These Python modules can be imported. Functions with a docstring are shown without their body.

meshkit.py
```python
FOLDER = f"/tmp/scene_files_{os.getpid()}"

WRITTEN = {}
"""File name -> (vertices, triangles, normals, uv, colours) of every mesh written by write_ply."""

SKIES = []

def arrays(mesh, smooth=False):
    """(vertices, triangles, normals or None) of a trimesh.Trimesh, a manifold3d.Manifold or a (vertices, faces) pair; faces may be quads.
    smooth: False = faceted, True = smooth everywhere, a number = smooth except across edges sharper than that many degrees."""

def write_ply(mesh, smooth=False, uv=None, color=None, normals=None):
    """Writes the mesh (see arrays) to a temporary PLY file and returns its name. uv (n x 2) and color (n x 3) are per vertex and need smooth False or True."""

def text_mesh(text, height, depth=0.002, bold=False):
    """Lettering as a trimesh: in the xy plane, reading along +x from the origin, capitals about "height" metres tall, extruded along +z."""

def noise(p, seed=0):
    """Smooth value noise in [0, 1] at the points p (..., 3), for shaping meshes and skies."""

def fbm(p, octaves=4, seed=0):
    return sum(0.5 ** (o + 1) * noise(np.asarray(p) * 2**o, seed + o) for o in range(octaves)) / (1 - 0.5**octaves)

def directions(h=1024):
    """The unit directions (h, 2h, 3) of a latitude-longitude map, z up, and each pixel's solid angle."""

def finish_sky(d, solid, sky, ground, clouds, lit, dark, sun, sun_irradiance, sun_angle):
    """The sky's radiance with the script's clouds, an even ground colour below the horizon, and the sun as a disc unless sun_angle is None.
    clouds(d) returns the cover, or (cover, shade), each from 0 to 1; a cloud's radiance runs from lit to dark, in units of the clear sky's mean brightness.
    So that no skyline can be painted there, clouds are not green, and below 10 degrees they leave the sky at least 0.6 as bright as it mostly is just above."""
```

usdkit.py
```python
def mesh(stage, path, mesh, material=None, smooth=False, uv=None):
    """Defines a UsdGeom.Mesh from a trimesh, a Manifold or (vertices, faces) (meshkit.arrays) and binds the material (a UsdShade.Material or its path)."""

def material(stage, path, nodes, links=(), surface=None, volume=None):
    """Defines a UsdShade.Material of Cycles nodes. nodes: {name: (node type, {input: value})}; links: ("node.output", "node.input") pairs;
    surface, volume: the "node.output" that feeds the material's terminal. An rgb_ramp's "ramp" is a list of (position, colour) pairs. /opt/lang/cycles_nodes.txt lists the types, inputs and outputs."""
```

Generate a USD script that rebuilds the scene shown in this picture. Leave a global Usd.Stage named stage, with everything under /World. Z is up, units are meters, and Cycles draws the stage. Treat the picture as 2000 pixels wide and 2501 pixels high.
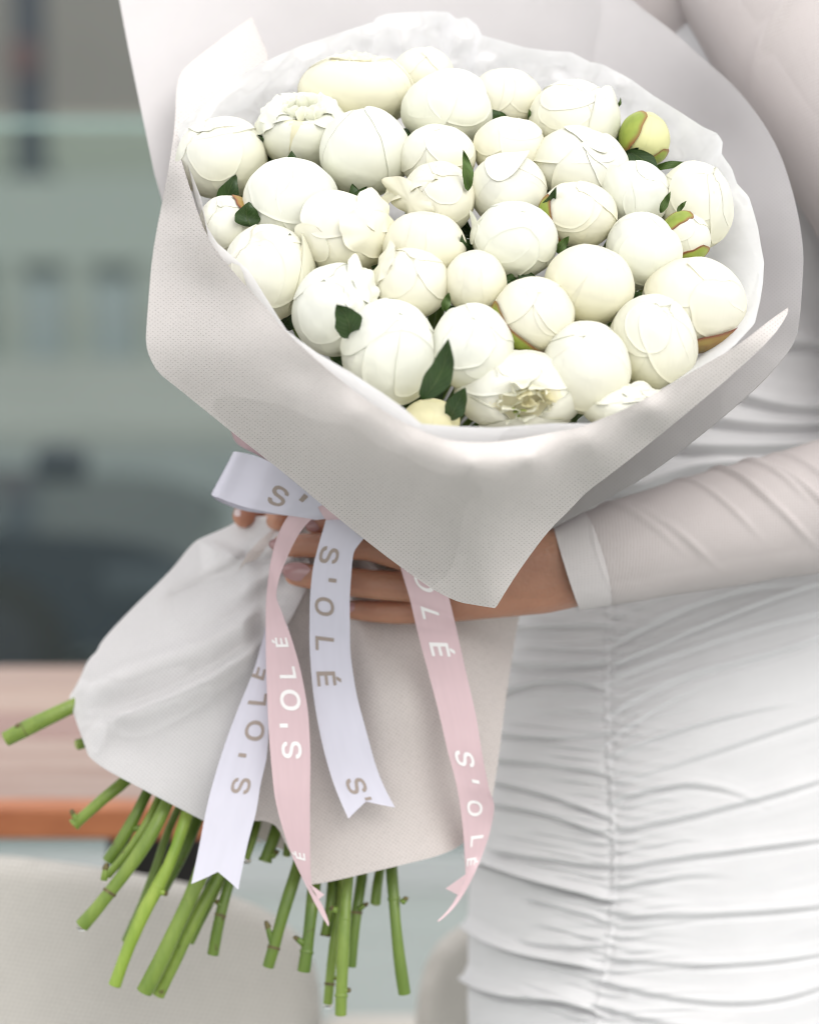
import math, numpy as np, trimesh, usdkit, meshkit, manifold3d as m3
from pxr import Usd, UsdGeom, UsdLux, UsdShade, Sdf, Gf
from scipy.interpolate import RBFInterpolator, CubicSpline
from scipy.spatial import Delaunay
from shapely.geometry import Polygon
import shapely

stage = Usd.Stage.CreateInMemory()
UsdGeom.SetStageUpAxis(stage, UsdGeom.Tokens.z); UsdGeom.SetStageMetersPerUnit(stage, 1.0)
UsdGeom.Xform.Define(stage, '/World'); UsdGeom.Scope.Define(stage, '/World/Looks')

# ------------------------------------------------------------------ camera
CH, PITCH, D0, S = 1.31, 0.15, 1.6, 1.40625e-4         # height, tilt, subject distance, radians per photo pixel (2000 wide)
C = np.array([0, 0, CH]); R = np.array([1., 0, 0])
F = np.array([0, math.cos(PITCH), -math.sin(PITCH)]); U = np.array([0, math.sin(PITCH), math.cos(PITCH)]); B = -F
cam = UsdGeom.Camera.Define(stage, '/World/camera')
cam.CreateHorizontalApertureAttr(36.0); cam.CreateVerticalApertureAttr(36.0 * 1024 / 818)
cam.CreateFocalLengthAttr(36.0 / (2000 * S)); cam.CreateClippingRangeAttr(Gf.Vec2f(0.05, 500))
cam.CreateFStopAttr(6.2); cam.CreateFocusDistanceAttr(1.53); cam.CreateExposureAttr(0.72)
mt = Gf.Matrix4d(*[float(x) for x in (*R, 0, *U, 0, *B, 0, *C, 1)])
cam.AddTransformOp().Set(mt)

# ------------------------------------------------------------------ sky and sun
SUN_AZ, SUN_EL = math.radians(152), math.radians(46)   # azimuth from +y towards +x : behind the camera, to the right
sd = np.array([math.sin(SUN_AZ) * math.cos(SUN_EL), math.cos(SUN_AZ) * math.cos(SUN_EL), math.sin(SUN_EL)])
usdkit.material(stage, '/World/Looks/sky_mat', {
    'tc': ('texture_coordinate', {}), 'n': ('noise_texture', {'scale': 2.2, 'detail': 5.0}),
    'sky': ('sky_texture', {'sky_type': 'single_scattering', 'sun_disc': False, 'sun_elevation': SUN_EL, 'sun_rotation': SUN_AZ, 'aerosol_density': 2.0}),
    'rmp': ('rgb_ramp', {'ramp': [(0.25, (7.1, 7.0, 6.93)), (0.7, (10.35, 10.18, 10.05))]}),
    'mx': ('mix', {'fac': 0.86}), 'bg': ('background_shader', {'strength': 0.1})},
    [('tc.generated', 'n.vector'), ('n.fac', 'rmp.fac'), ('sky.color', 'mx.color1'), ('rmp.color', 'mx.color2'), ('mx.color', 'bg.color')], surface='bg.background')
dome = UsdLux.DomeLight.Define(stage, '/World/sky')
UsdShade.MaterialBindingAPI.Apply(dome.GetPrim()).Bind(UsdShade.Material.Get(stage, '/World/Looks/sky_mat'))
dome.GetPrim().SetCustomDataByKey('kind', 'structure')
sun = UsdLux.DistantLight.Define(stage, '/World/sun')
sun.CreateNormalizeAttr(True) if hasattr(sun, 'CreateNormalizeAttr') else None
sun.CreateIntensityAttr(0.32); sun.CreateAngleAttr(40.0); sun.CreateColorAttr(Gf.Vec3f(1.0, 0.98, 0.955))
zc = sd; xc = np.cross([0, 0, 1], zc); xc /= np.linalg.norm(xc); yc = np.cross(zc, xc)
sun.AddTransformOp().Set(Gf.Matrix4d(*[float(x) for x in (*xc, 0, *yc, 0, *zc, 0, 0, 0, 10, 1)]))

# ------------------------------------------------------------------ helpers
def P(tx, ty, d):
    tx, ty, d = np.broadcast_arrays(np.asarray(tx, float), np.asarray(ty, float), np.asarray(d, float))
    D = (D0 + d)[..., None]
    return C + R * ((tx - 1000)[..., None] * S * D) - U * ((ty - 1250.5)[..., None] * S * D) + F * D
def Pl(pts): a = np.asarray(pts, float); return P(a[:, 0], a[:, 1], a[:, 2])
def onz(tx, ty, z):
    r = P(tx, ty, 0.0) - C
    return C + r * ((z - CH) / r[..., 2])[..., None] if np.ndim(tx) else C + r * ((z - CH) / r[2])
PX = S * D0
used = {}
def numbered(parent, name):
    k = used.get((parent, name), 0); used[(parent, name)] = k + 1
    return f'{parent}/{name}' + (f'_{k:03d}' if k else '')
class Th:
    def __init__(s, path, loc): s.path, s.loc = path, np.asarray(loc, float); s.prim = stage.GetPrimAtPath(path)
def tag(prim, label=None, cat=None, group=None, kind=None):
    for k, v in (('label', label), ('category', cat), ('group', group), ('kind', kind)):
        if v: prim.SetCustomDataByKey(k, v)
def thing(name, label, cat, loc, group=None, kind=None, parent='/World'):
    p = numbered(parent, name); x = UsdGeom.Xform.Define(stage, p); x.AddTranslateOp().Set(Gf.Vec3d(*map(float, loc)))
    tag(x.GetPrim(), label, cat, group, kind); return Th(p, loc)
def part(parent, name, v, f, mat, uv=None, smooth=True, label=None):
    """one Mesh under a Th (world vertices), or a top-level one when parent is None"""
    v = np.asarray(v, float); pp = parent.path if parent else '/World'
    p = numbered(pp, name)
    loc = parent.loc if parent else np.zeros(3)
    f = np.asarray(f, int)
    if f.shape[1] == 4: f = np.vstack([f[:, [0, 1, 2]], f[:, [0, 2, 3]]])
    usdkit.mesh(stage, p, (v - loc, f), mat, smooth=smooth, uv=uv)
    if label: stage.GetPrimAtPath(p).SetCustomDataByKey('label', label)
    return Th(p, loc)
def tmpart(parent, name, tm, mat, smooth=30, label=None):
    return part(parent, name, tm.vertices, tm.faces, mat, smooth=smooth, label=label)
def grid_faces(n, m, closed=False):
    i, j = np.meshgrid(np.arange(n - 1), np.arange(m if closed else m - 1), indexing='ij')
    j2 = (j + 1) % m
    return np.stack([i * m + j, (i + 1) * m + j, (i + 1) * m + j2, i * m + j2], -1).reshape(-1, 4)
def fbm(p, o=4, seed=0): return meshkit.fbm(np.asarray(p, float) + 57.3, o, seed)
def sm(a, b, x): t = np.clip((np.asarray(x, float) - a) / (b - a), 0, 1); return t * t * (3 - 2 * t)
def unit(v): v = np.asarray(v, float); return v / np.linalg.norm(v, axis=-1, keepdims=True)
def spline(pts, n, closed=False):
    a = np.asarray(pts, float); 
    if closed: a = np.vstack([a, a[:1]])
    t = np.r_[0, np.cumsum(np.linalg.norm(np.diff(a[:, :2], axis=0), axis=1) + 1e-6)]
    cs = CubicSpline(t, a, bc_type='periodic' if closed else 'natural')
    return cs(np.linspace(0, t[-1], n, endpoint=not closed))
def polyline(pts, step, closed=True):
    a = np.asarray(pts, float)
    if closed: a = np.vstack([a, a[:1]])
    t = np.r_[0, np.cumsum(np.linalg.norm(np.diff(a, axis=0), axis=1))]
    n = max(3, int(t[-1] / step))
    s = np.linspace(0, t[-1], n, endpoint=not closed)
    return np.stack([np.interp(s, t, a[:, k]) for k in range(a.shape[1])], 1)
def smoothpoly(pts, keep=(), it=2):
    """corner cutting of a closed outline except at kept corners"""
    a = [tuple(map(float, p)) for p in pts]; keep = {tuple(map(float, k)) for k in keep}
    for _ in range(it):
        o = []
        for i, p in enumerate(a):
            if p in keep: o.append(p); continue
            p0, p1 = np.array(a[i - 1]), np.array(a[(i + 1) % len(a)]); q = np.array(p)
            o += [tuple(q * .75 + p0 * .25), tuple(q * .75 + p1 * .25)]
        a = o
    return a
def flat_tri(poly, step, seed=1):
    rg = np.random.default_rng(seed); pg = Polygon(poly).buffer(0)
    bd = polyline(poly, step * .8)
    x0, y0, x1, y1 = pg.bounds
    gx, gy = np.meshgrid(np.arange(x0, x1, step), np.arange(y0, y1, step * .87)); gx = gx + (np.arange(len(gx)) % 2)[:, None] * step * .5
    g = np.stack([gx.ravel(), gy.ravel()], 1) + rg.normal(0, step * .0, (gx.size, 2))
    g = g[shapely.contains_xy(pg.buffer(-step * .5), g[:, 0], g[:, 1])]
    p = np.vstack([bd, g]); t = Delaunay(p).simplices
    c = p[t].mean(1); t = t[shapely.contains_xy(pg.buffer(.3), c[:, 0], c[:, 1])]
    a = p[t]; cr = (a[:, 1, 0] - a[:, 0, 0]) * (a[:, 2, 1] - a[:, 0, 1]) - (a[:, 1, 1] - a[:, 0, 1]) * (a[:, 2, 0] - a[:, 0, 0])
    t = t[np.abs(cr) > 1e-3]; cr = cr[np.abs(cr) > 1e-3]
    t[cr > 0] = t[cr > 0][:, [0, 2, 1]]
    return p, t, len(bd)
def sheet(poly, ctrl, step, extra=None, seed=1, smoothing=0.0, thick=0.0003):
    """a sheet of paper: outline and height controls; returned double walled with its cut edge"""
    p, t, nb = flat_tri(poly, step, seed)
    c = np.asarray(ctrl, float)
    d = RBFInterpolator(c[:, :2] / 500, c[:, 2], kernel='thin_plate_spline', smoothing=smoothing)(p / 500)
    if extra is not None: d = d + extra(p[:, 0], p[:, 1])
    v = P(p[:, 0], p[:, 1], d); n = len(v)
    nr = meshkit.arrays((v, t), True)[2]
    v2 = v - nr * thick
    b = np.arange(nb); b2 = (b + 1) % nb
    e = np.vstack([np.stack([b, b + n, b2 + n], 1), np.stack([b, b2 + n, b2], 1)])
    uv = p / 100.0
    return np.vstack([v, v2]), np.vstack([t, t[:, ::-1] + n, e]), np.vstack([uv, uv])
def tube(pts, r, seg=12, cap=True):
    pts = np.asarray(pts, float); n = len(pts); r = np.broadcast_to(r, (n,))
    tg = unit(np.gradient(pts, axis=0)); a = unit(np.cross(tg, [0.3, 1, 0.2])); b = np.cross(tg, a)
    ph = np.linspace(0, 2 * np.pi, seg, endpoint=False)
    v = pts[:, None] + r[:, None, None] * (a[:, None] * np.cos(ph)[:, None] + b[:, None] * np.sin(ph)[:, None])
    v = v.reshape(-1, 3); f = grid_faces(n, seg, True)
    f = np.vstack([f[:, [0, 1, 2]], f[:, [0, 2, 3]]])
    if cap:
        k = len(v); v = np.vstack([v, pts[:1], pts[-1:]]); j = np.arange(seg); j2 = (j + 1) % seg
        f = np.vstack([f, np.stack([j * 0 + k, j, j2], 1), np.stack([j * 0 + k + 1, (n - 1) * seg + j2, (n - 1) * seg + j], 1)])
    return v, f
def cat(*ms):
    V, Fc, o = [], [], 0
    for v, f in ms:
        f = np.asarray(f)
        if f.shape[1] == 4: f = np.vstack([f[:, [0, 1, 2]], f[:, [0, 2, 3]]])
        V.append(v); Fc.append(f + o); o += len(v)
    return np.vstack(V), np.vstack(Fc)
def rbox(size, loc, r=0.004, rotz=0.0):
    sx, sy, sz = (max(x / 2 - r, 1e-4) for x in size)
    pts = [m3.Manifold.sphere(r, 12).translate((x, y, z)) for x in (-sx, sx) for y in (-sy, sy) for z in (-sz, sz)]
    mm = m3.Manifold.batch_hull(pts).rotate((0, 0, math.degrees(rotz))).translate(tuple(map(float, loc)))
    m = mm.to_mesh(); return trimesh.Trimesh(m.vert_properties[:, :3], m.tri_verts, process=False)

# ------------------------------------------------------------------ materials
LK = '/World/Looks/'
def simple(name, col, rough=0.5, **kw):
    return usdkit.material(stage, LK + name, {'p': ('principled_bsdf', {'base_color': col, 'roughness': rough, **kw})}, surface='p.BSDF')
def noisy(name, c1, c2, scale, rough=0.5, bump=0.0, bscale=None, stretch=(1, 1, 1), lo=0.3, hi=0.7, bdist=0.002, **kw):
    n = {'tc': ('texture_coordinate', {}), 'm': ('mapping', {'scale': stretch}), 'n': ('noise_texture', {'scale': scale, 'detail': 5.0, 'roughness': .6}),
         'r': ('rgb_ramp', {'ramp': [(lo, c1), (hi, c2)]}), 'p': ('principled_bsdf', {'roughness': rough, **kw})}
    l = [('tc.object', 'm.vector'), ('m.vector', 'n.vector'), ('n.fac', 'r.fac'), ('r.color', 'p.base_color')]
    if bump:
        n['bn'] = ('noise_texture', {'scale': bscale or scale, 'detail': 4.0}); n['b'] = ('bump', {'strength': bump, 'distance': bdist})
        l += [('m.vector', 'bn.vector'), ('bn.fac', 'b.height'), ('b.normal', 'p.normal')]
    return usdkit.material(stage, LK + name, n, l, surface='p.BSDF')
def cloth(name, base, dark, pu, pv, transl=0.25, tcol=None, rough=0.6, bump=0.3, rot=0.0, dotlo=0.35, dothi=0.9, see=0.0, stretch=0.0, spec=0.3, sheen=0.0, glint=0.0, fine=0.5):
    """woven / mesh / non-woven sheet: regular openings from two sine rows over st (photo-scale pixels / 100), broken up by noise"""
    k = 2 * math.pi * 100
    n = {'tc': ('texture_coordinate', {}), 'm': ('mapping', {'rotation': (0, 0, rot)}), 's': ('separate_xyz', {}),
         'wn': ('noise_texture', {'scale': 3.1, 'detail': 3.0}),
         'u0': ('math', {'math_type': 'multiply', 'value2': k / pu}), 'v0': ('math', {'math_type': 'multiply', 'value2': k / pv}),
         'u1': ('math', {'math_type': 'multiply_add', 'value2': 5.0}), 'us': ('math', {'math_type': 'sine'}), 'vs': ('math', {'math_type': 'sine'}),
         'pr': ('math', {'math_type': 'multiply'}), 'nz': ('noise_texture', {'scale': 9.0, 'detail': 4.0, 'roughness': .7}),
         'ml': ('math', {'math_type': 'multiply'}), 'mr': ('map_range', {'from_min': dotlo * .5, 'from_max': dothi * .5, 'clamp': True}),
         'lf': ('noise_texture', {'scale': .9, 'detail': 4.0}), 'lr': ('rgb_ramp', {'ramp': [(.3, tuple(x * .955 for x in base)), (.7, base)]}),
         'mx': ('mix', {'color2': dark}), 'fn': ('noise_texture', {'scale': 45.0, 'detail': 3.0}), 'hh': ('math', {'math_type': 'multiply_add', 'value2': -1.0}),
         'b': ('bump', {'strength': bump, 'distance': 0.0008}), 'p': ('principled_bsdf', {'roughness': rough, 'specular_ior_level': spec, 'sheen_weight': sheen}),
         't': ('translucent_bsdf', {'color': tcol or base}), 'ms': ('mix_closure', {'fac': transl})}
    l = [('tc.UV', 'm.vector'), ('m.vector', 's.vector'), ('m.vector', 'wn.vector'), ('s.x', 'u0.value1'), ('s.y', 'v0.value1'), ('wn.fac', 'u1.value1'), ('u0.value', 'u1.value3'),
         ('u1.value', 'us.value1'), ('v0.value', 'vs.value1'), ('us.value', 'pr.value1'), ('vs.value', 'pr.value2'), ('m.vector', 'nz.vector'), ('pr.value', 'ml.value1'), ('nz.fac', 'ml.value2'),
         ('ml.value', 'mr.value'), ('m.vector', 'lf.vector'), ('lf.fac', 'lr.fac'), ('lr.color', 'mx.color1'), ('mr.result', 'mx.fac'), ('mx.color', 'p.base_color'),
         ('m.vector', 'fn.vector'), ('mr.result', 'hh.value1'), ('fn.fac', 'hh.value3'), ('hh.value', 'b.height'), ('b.normal', 'p.normal'), ('b.normal', 't.normal'),
         ('p.BSDF', 'ms.closure1'), ('t.BSDF', 'ms.closure2')]
    out = 'ms.closure'
    if glint:
        n['gn'] = ('voronoi_texture', {'scale': 16.0}); n['gm'] = ('map_range', {'from_min': .75, 'from_max': .8, 'to_min': rough, 'to_max': .12, 'clamp': True}); n['gs'] = ('separate_color', {})
        l += [('m.vector', 'gn.vector'), ('gn.color', 'gs.color'), ('gs.r', 'gm.value'), ('gm.result', 'p.roughness')]
    if see:
        n['tr'] = ('transparent_bsdf', {}); n['sc'] = ('math', {'math_type': 'multiply_add', 'value2': see, 'value3': see * .35}); n['m2'] = ('mix_closure', {})
        l += [('mr.result', 'sc.value1'), ('sc.value', 'm2.fac'), ('ms.closure', 'm2.closure1'), ('tr.BSDF', 'm2.closure2')]; out = 'm2.closure'
    return usdkit.material(stage, LK + name, n, l, surface=out)

M_outer = cloth('outer_paper', (.745, .707, .68), (.51, .48, .455), 12.5, 9.5, transl=.2, bump=.3, rough=.7, dotlo=.45, dothi=1.)
M_back = cloth('back_paper', (.69, .67, .67), (.62, .60, .60), 11, 9, transl=.25, bump=.12, rough=.7)
M_lower = cloth('lower_paper', (.77, .715, .685), (.50, .455, .43), 11, 11, transl=.3, bump=.3, rough=.5, rot=.2, glint=1, spec=.5)
M_folded = cloth('lower_paper_folded', (.80, .785, .785), (.56, .55, .55), 11, 11, transl=.35, bump=.25, rough=.55, rot=.1, spec=.3)
M_tissue = cloth('tissue', (.84, .84, .85), (.82, .82, .83), 30, 30, transl=.33, bump=.05, rough=.6)
M_dress = cloth('dress_mesh', (.705, .705, .712), (.615, .615, .622), 8, 8, transl=.06, bump=.1, rough=.75, rot=.5, sheen=.1)
M_sleeve = cloth('sleeve_mesh', (.56, .52, .51), (.46, .415, .405), 10, 10, transl=.05, bump=.1, rough=.75, rot=.6, see=.2, dotlo=.2, dothi=.9)
M_cuff = cloth('cuff_mesh', (.615, .585, .58), (.54, .505, .50), 10, 10, transl=.05, bump=.2, rough=.75, rot=.6)
M_white = cloth('white_satin', (.725, .715, .80), (.70, .69, .775), 7, 7, transl=.18, bump=.03, rough=.38, spec=.45)
M_pink = cloth('pink_satin', (.745, .565, .59), (.715, .535, .565), 7, 7, transl=.18, bump=.03, rough=.28, spec=.5)
M_taupe = simple('taupe_print', (.33, .27, .235), .5)
M_wprint = simple('white_print', (.86, .84, .83), .45)
M_chair = cloth('chair_fabric', (.58, .555, .51), (.36, .34, .31), 19, 14, transl=.0, bump=.5, rough=.85, rot=.5, dotlo=.2, dothi=.9)
M_black = simple('black_steel', (.012, .012, .013), .4)
M_skin = noisy('skin', (.275, .135, .085), (.36, .185, .115), 30, .48, .45, 420, bdist=.0012, subsurface_weight=.35, subsurface_scale=.004, subsurface_radius=(1, .35, .2))
M_nail = simple('nail_lacquer', (.40, .235, .23), .18, coat_weight=.6)
M_nailp = simple('nail_pale', (.72, .60, .60), .2, coat_weight=.5)

def petal_mat(name, tip, base, edge):
    n = {'tc': ('texture_coordinate', {}), 's': ('separate_xyz', {}), 'r': ('rgb_ramp', {'ramp': [(.12, base), (.45, tuple(.45 * a + .55 * b for a, b in zip(base, tip))), (.85, tip), (1, tip)]}),
         'er': ('map_range', {'from_min': .955, 'from_max': 1.0, 'clamp': True}), 'en': ('noise_texture', {'scale': 90.0, 'detail': 3.0}), 'em': ('map_range', {'from_min': .55, 'from_max': .75, 'to_max': .3, 'clamp': True}),
         'ef': ('math', {'math_type': 'multiply'}), 'mx': ('mix', {'color2': edge}),
         'mp': ('mapping', {'scale': (1, 1, .12), 'rotation': (.5, .3, .2)}), 'sn': ('noise_texture', {'scale': 330.0, 'detail': 2.0}), 'sn2': ('noise_texture', {'scale': 48.0, 'detail': 2.0}),
         'sm': ('map_range', {'from_min': .66, 'from_max': .74, 'clamp': True}), 'sm2': ('map_range', {'from_min': .60, 'from_max': .68, 'to_max': .55, 'clamp': True}), 'sf': ('math', {'math_type': 'multiply'}), 'mx2': ('mix', {'color2': (.66, .50, .25)}),
         'vn': ('noise_texture', {'scale': 150.0, 'detail': 6.0, 'roughness': .6, 'distortion': .6}), 'b': ('bump', {'strength': .22, 'distance': .0016}),
         'p': ('principled_bsdf', {'roughness': .55, 'specular_ior_level': .22}), 't': ('translucent_bsdf', {'color': tuple(.98 * x for x in tip)}), 'ms': ('mix_closure', {'fac': .28})}
    l = [('p.BSDF', 'ms.closure1'), ('t.BSDF', 'ms.closure2'), ('tc.UV', 's.vector'), ('s.y', 'r.fac'), ('s.x', 'er.value'), ('tc.object', 'en.vector'), ('en.fac', 'em.value'), ('er.result', 'ef.value1'), ('em.result', 'ef.value2'), ('r.color', 'mx.color1'), ('ef.value', 'mx.fac'),
         ('tc.object', 'mp.vector'), ('mp.vector', 'sn.vector'), ('tc.object', 'sn2.vector'), ('sn.fac', 'sm.value'), ('sn2.fac', 'sm2.value'), ('sm.result', 'sf.value1'), ('sm2.result', 'sf.value2'), ('mx.color', 'mx2.color1'), ('sf.value', 'mx2.fac'),
         ('mx2.color', 'p.base_color'), ('mp.vector', 'vn.vector'), ('vn.fac', 'b.height'), ('b.normal', 'p.normal')]
    return usdkit.material(stage, LK + name, n, l, surface='ms.closure')
M_pet = [petal_mat('petal_white', (.85, .85, .765), (.81, .775, .49), (.62, .45, .2)), petal_mat('petal_cream', (.855, .843, .735), (.81, .765, .46), (.62, .42, .18)), petal_mat('petal_cool', (.845, .855, .785), (.80, .79, .55), (.6, .5, .3))]
M_ylw = petal_mat('petal_yellow', (.83, .79, .52), (.72, .68, .26), (.6, .3, .1))
M_grn = petal_mat('petal_greenish', (.80, .79, .45), (.50, .56, .12), (.5, .25, .1))
M_core = petal_mat('core_petal', (.86, .82, .60), (.82, .76, .45), (.6, .5, .2))
def green_mat(name, c1, c2, edge, rough=.4, scale=60):
    n = {'tc': ('texture_coordinate', {}), 's': ('separate_xyz', {}), 'n': ('noise_texture', {'scale': scale, 'detail': 4.0}), 'r': ('rgb_ramp', {'ramp': [(.3, c1), (.7, c2)]}),
         'e0': ('math', {'math_type': 'multiply_add', 'value2': .35}), 'er': ('map_range', {'from_min': .92, 'from_max': 1.16, 'clamp': True}), 'mx': ('mix', {'color2': edge}), 'bn': ('noise_texture', {'scale': 400.0}), 'b': ('bump', {'strength': .15, 'distance': .0008}),
         'p': ('principled_bsdf', {'roughness': rough})}
    l = [('tc.UV', 's.vector'), ('tc.object', 'n.vector'), ('n.fac', 'r.fac'), ('n.fac', 'e0.value1'), ('s.x', 'e0.value3'), ('e0.value', 'er.value'), ('r.color', 'mx.color1'), ('er.result', 'mx.fac'), ('mx.color', 'p.base_color'), ('tc.object', 'bn.vector'), ('bn.fac', 'b.height'), ('b.normal', 'p.normal')]
    return usdkit.material(stage, LK + name, n, l, surface='p.BSDF')
M_sepal = green_mat('sepal', (.20, .27, .035), (.36, .42, .07), (.25, .09, .035))
M_sepalr = green_mat('sepal_red', (.32, .15, .05), (.36, .30, .08), (.22, .06, .03))
def leaf_mat(name, c1, c2, vein):
    n = {'tc': ('texture_coordinate', {}), 's': ('separate_xyz', {}), 'n': ('noise_texture', {'scale': 70.0, 'detail': 4.0}), 'r': ('rgb_ramp', {'ramp': [(.3, c1), (.7, c2)]}),
         'a': ('math', {'math_type': 'absolute'}), 'mr': ('map_range', {'from_min': .0, 'from_max': .07, 'to_min': 1., 'to_max': 0., 'clamp': True}),
         'k': ('math', {'math_type': 'multiply_add', 'value2': -.35}), 'kk': ('math', {'math_type': 'multiply', 'value2': 44.0}), 'w': ('math', {'math_type': 'sine'}), 'wm': ('map_range', {'from_min': .93, 'from_max': 1.0, 'to_max': .7, 'clamp': True}),
         'mxx': ('math', {'math_type': 'maximum'}), 'fm': ('math', {'math_type': 'multiply', 'value2': .8}), 'mx': ('mix', {'color2': vein}), 'b': ('bump', {'strength': .5, 'distance': .0006, 'invert': True}),
         'p': ('principled_bsdf', {'roughness': .36, 'specular_ior_level': .45}), 't': ('translucent_bsdf', {'color': (.16, .26, .03)}), 'ms': ('mix_closure', {'fac': .15})}
    l = [('tc.UV', 's.vector'), ('tc.object', 'n.vector'), ('n.fac', 'r.fac'), ('s.x', 'a.value1'), ('a.value', 'mr.value'), ('a.value', 'k.value1'), ('s.y', 'k.value3'), ('k.value', 'kk.value1'), ('kk.value', 'w.value1'), ('w.value', 'wm.value'),
         ('mr.result', 'mxx.value1'), ('wm.result', 'mxx.value2'), ('mxx.value', 'fm.value1'), ('fm.value', 'mx.fac'), ('r.color', 'mx.color1'), ('mx.color', 'p.base_color'), ('mxx.value', 'b.height'), ('b.normal', 'p.normal'), ('p.BSDF', 'ms.closure1'), ('t.BSDF', 'ms.closure2')]
    return usdkit.material(stage, LK + name, n, l, surface='ms.closure')
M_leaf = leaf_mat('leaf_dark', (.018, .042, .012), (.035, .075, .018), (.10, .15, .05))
M_leaf2 = leaf_mat('leaf_mid', (.06, .11, .025), (.10, .17, .04), (.16, .24, .08))
def stem_mat(name, a, b):
    n = {'tc': ('texture_coordinate', {}), 'm': ('mapping', {'scale': (1, 1, .22)}), 'n': ('noise_texture', {'scale': 60.0, 'detail': 5.0, 'roughness': .65}), 'r': ('rgb_ramp', {'ramp': [(.32, a), (.68, b)]}),
         'sp': ('noise_texture', {'scale': 260.0, 'detail': 3.0}), 'sp2': ('noise_texture', {'scale': 70.0, 'detail': 1.0}), 'q': ('math', {'math_type': 'multiply'}), 'k': ('map_range', {'from_min': .40, 'from_max': .46, 'to_max': .75, 'clamp': True}), 'mx': ('mix', {'color2': (.07, .045, .015)}),
         'fb': ('noise_texture', {'scale': 700.0, 'detail': 3.0}), 'm2': ('mapping', {'scale': (1, 1, .08)}), 'b': ('bump', {'strength': .3, 'distance': .0007}), 'p': ('principled_bsdf', {'roughness': .4})}
    l = [('tc.object', 'm.vector'), ('m.vector', 'n.vector'), ('n.fac', 'r.fac'), ('tc.object', 'sp.vector'), ('tc.object', 'sp2.vector'), ('sp.fac', 'q.value1'), ('sp2.fac', 'q.value2'), ('q.value', 'k.value'), ('r.color', 'mx.color1'), ('k.result', 'mx.fac'), ('mx.color', 'p.base_color'), ('tc.object', 'm2.vector'), ('m2.vector', 'fb.vector'), ('fb.fac', 'b.height'), ('b.normal', 'p.normal')]
    return usdkit.material(stage, LK + name, n, l, surface='p.BSDF')
M_stems = [stem_mat(f'stem_{w}', a, b) for w, a, b in (('deep', (.07, .13, .016), (.14, .21, .03)), ('middle', (.11, .185, .024), (.21, .29, .05)), ('pale', (.16, .27, .025), (.30, .40, .065)))]
M_cut = noisy('stem_cut', (.25, .31, .08), (.38, .42, .15), 400, .5)
M_node = noisy('stem_scar', (.05, .03, .015), (.17, .15, .05), 300, .7)

# ------------------------------------------------------------------ setting
usd_ground = noisy('street_asphalt', (.16, .175, .172), (.19, .205, .20), 3.0, .75)
M_pave = noisy('pavement_stone', (.26, .265, .242), (.30, .30, .275), 1.2, .8)
M_tile = noisy('terrace_tile', (.25, .272, .262), (.29, .31, .298), 2.5, .45)
ZS = -1.2
def box(x0, x1, y0, y1, z0, z1):
    b = trimesh.creation.box((x1 - x0, y1 - y0, z1 - z0)); b.apply_translation(((x0 + x1) / 2, (y0 + y1) / 2, (z0 + z1) / 2)); return b
g = tmpart(None, 'ground', box(-250, 250, 5.2, 300, ZS - .2, ZS), usd_ground); tag(g.prim, 'grey asphalt street below the terrace', None, kind='structure')
g = tmpart(None, 'pavement', box(-60, 60, 19.6, 24.4, ZS - .1, ZS + .13), M_pave); tag(g.prim, 'pale stone pavement along the far wall', None, kind='structure')
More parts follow.
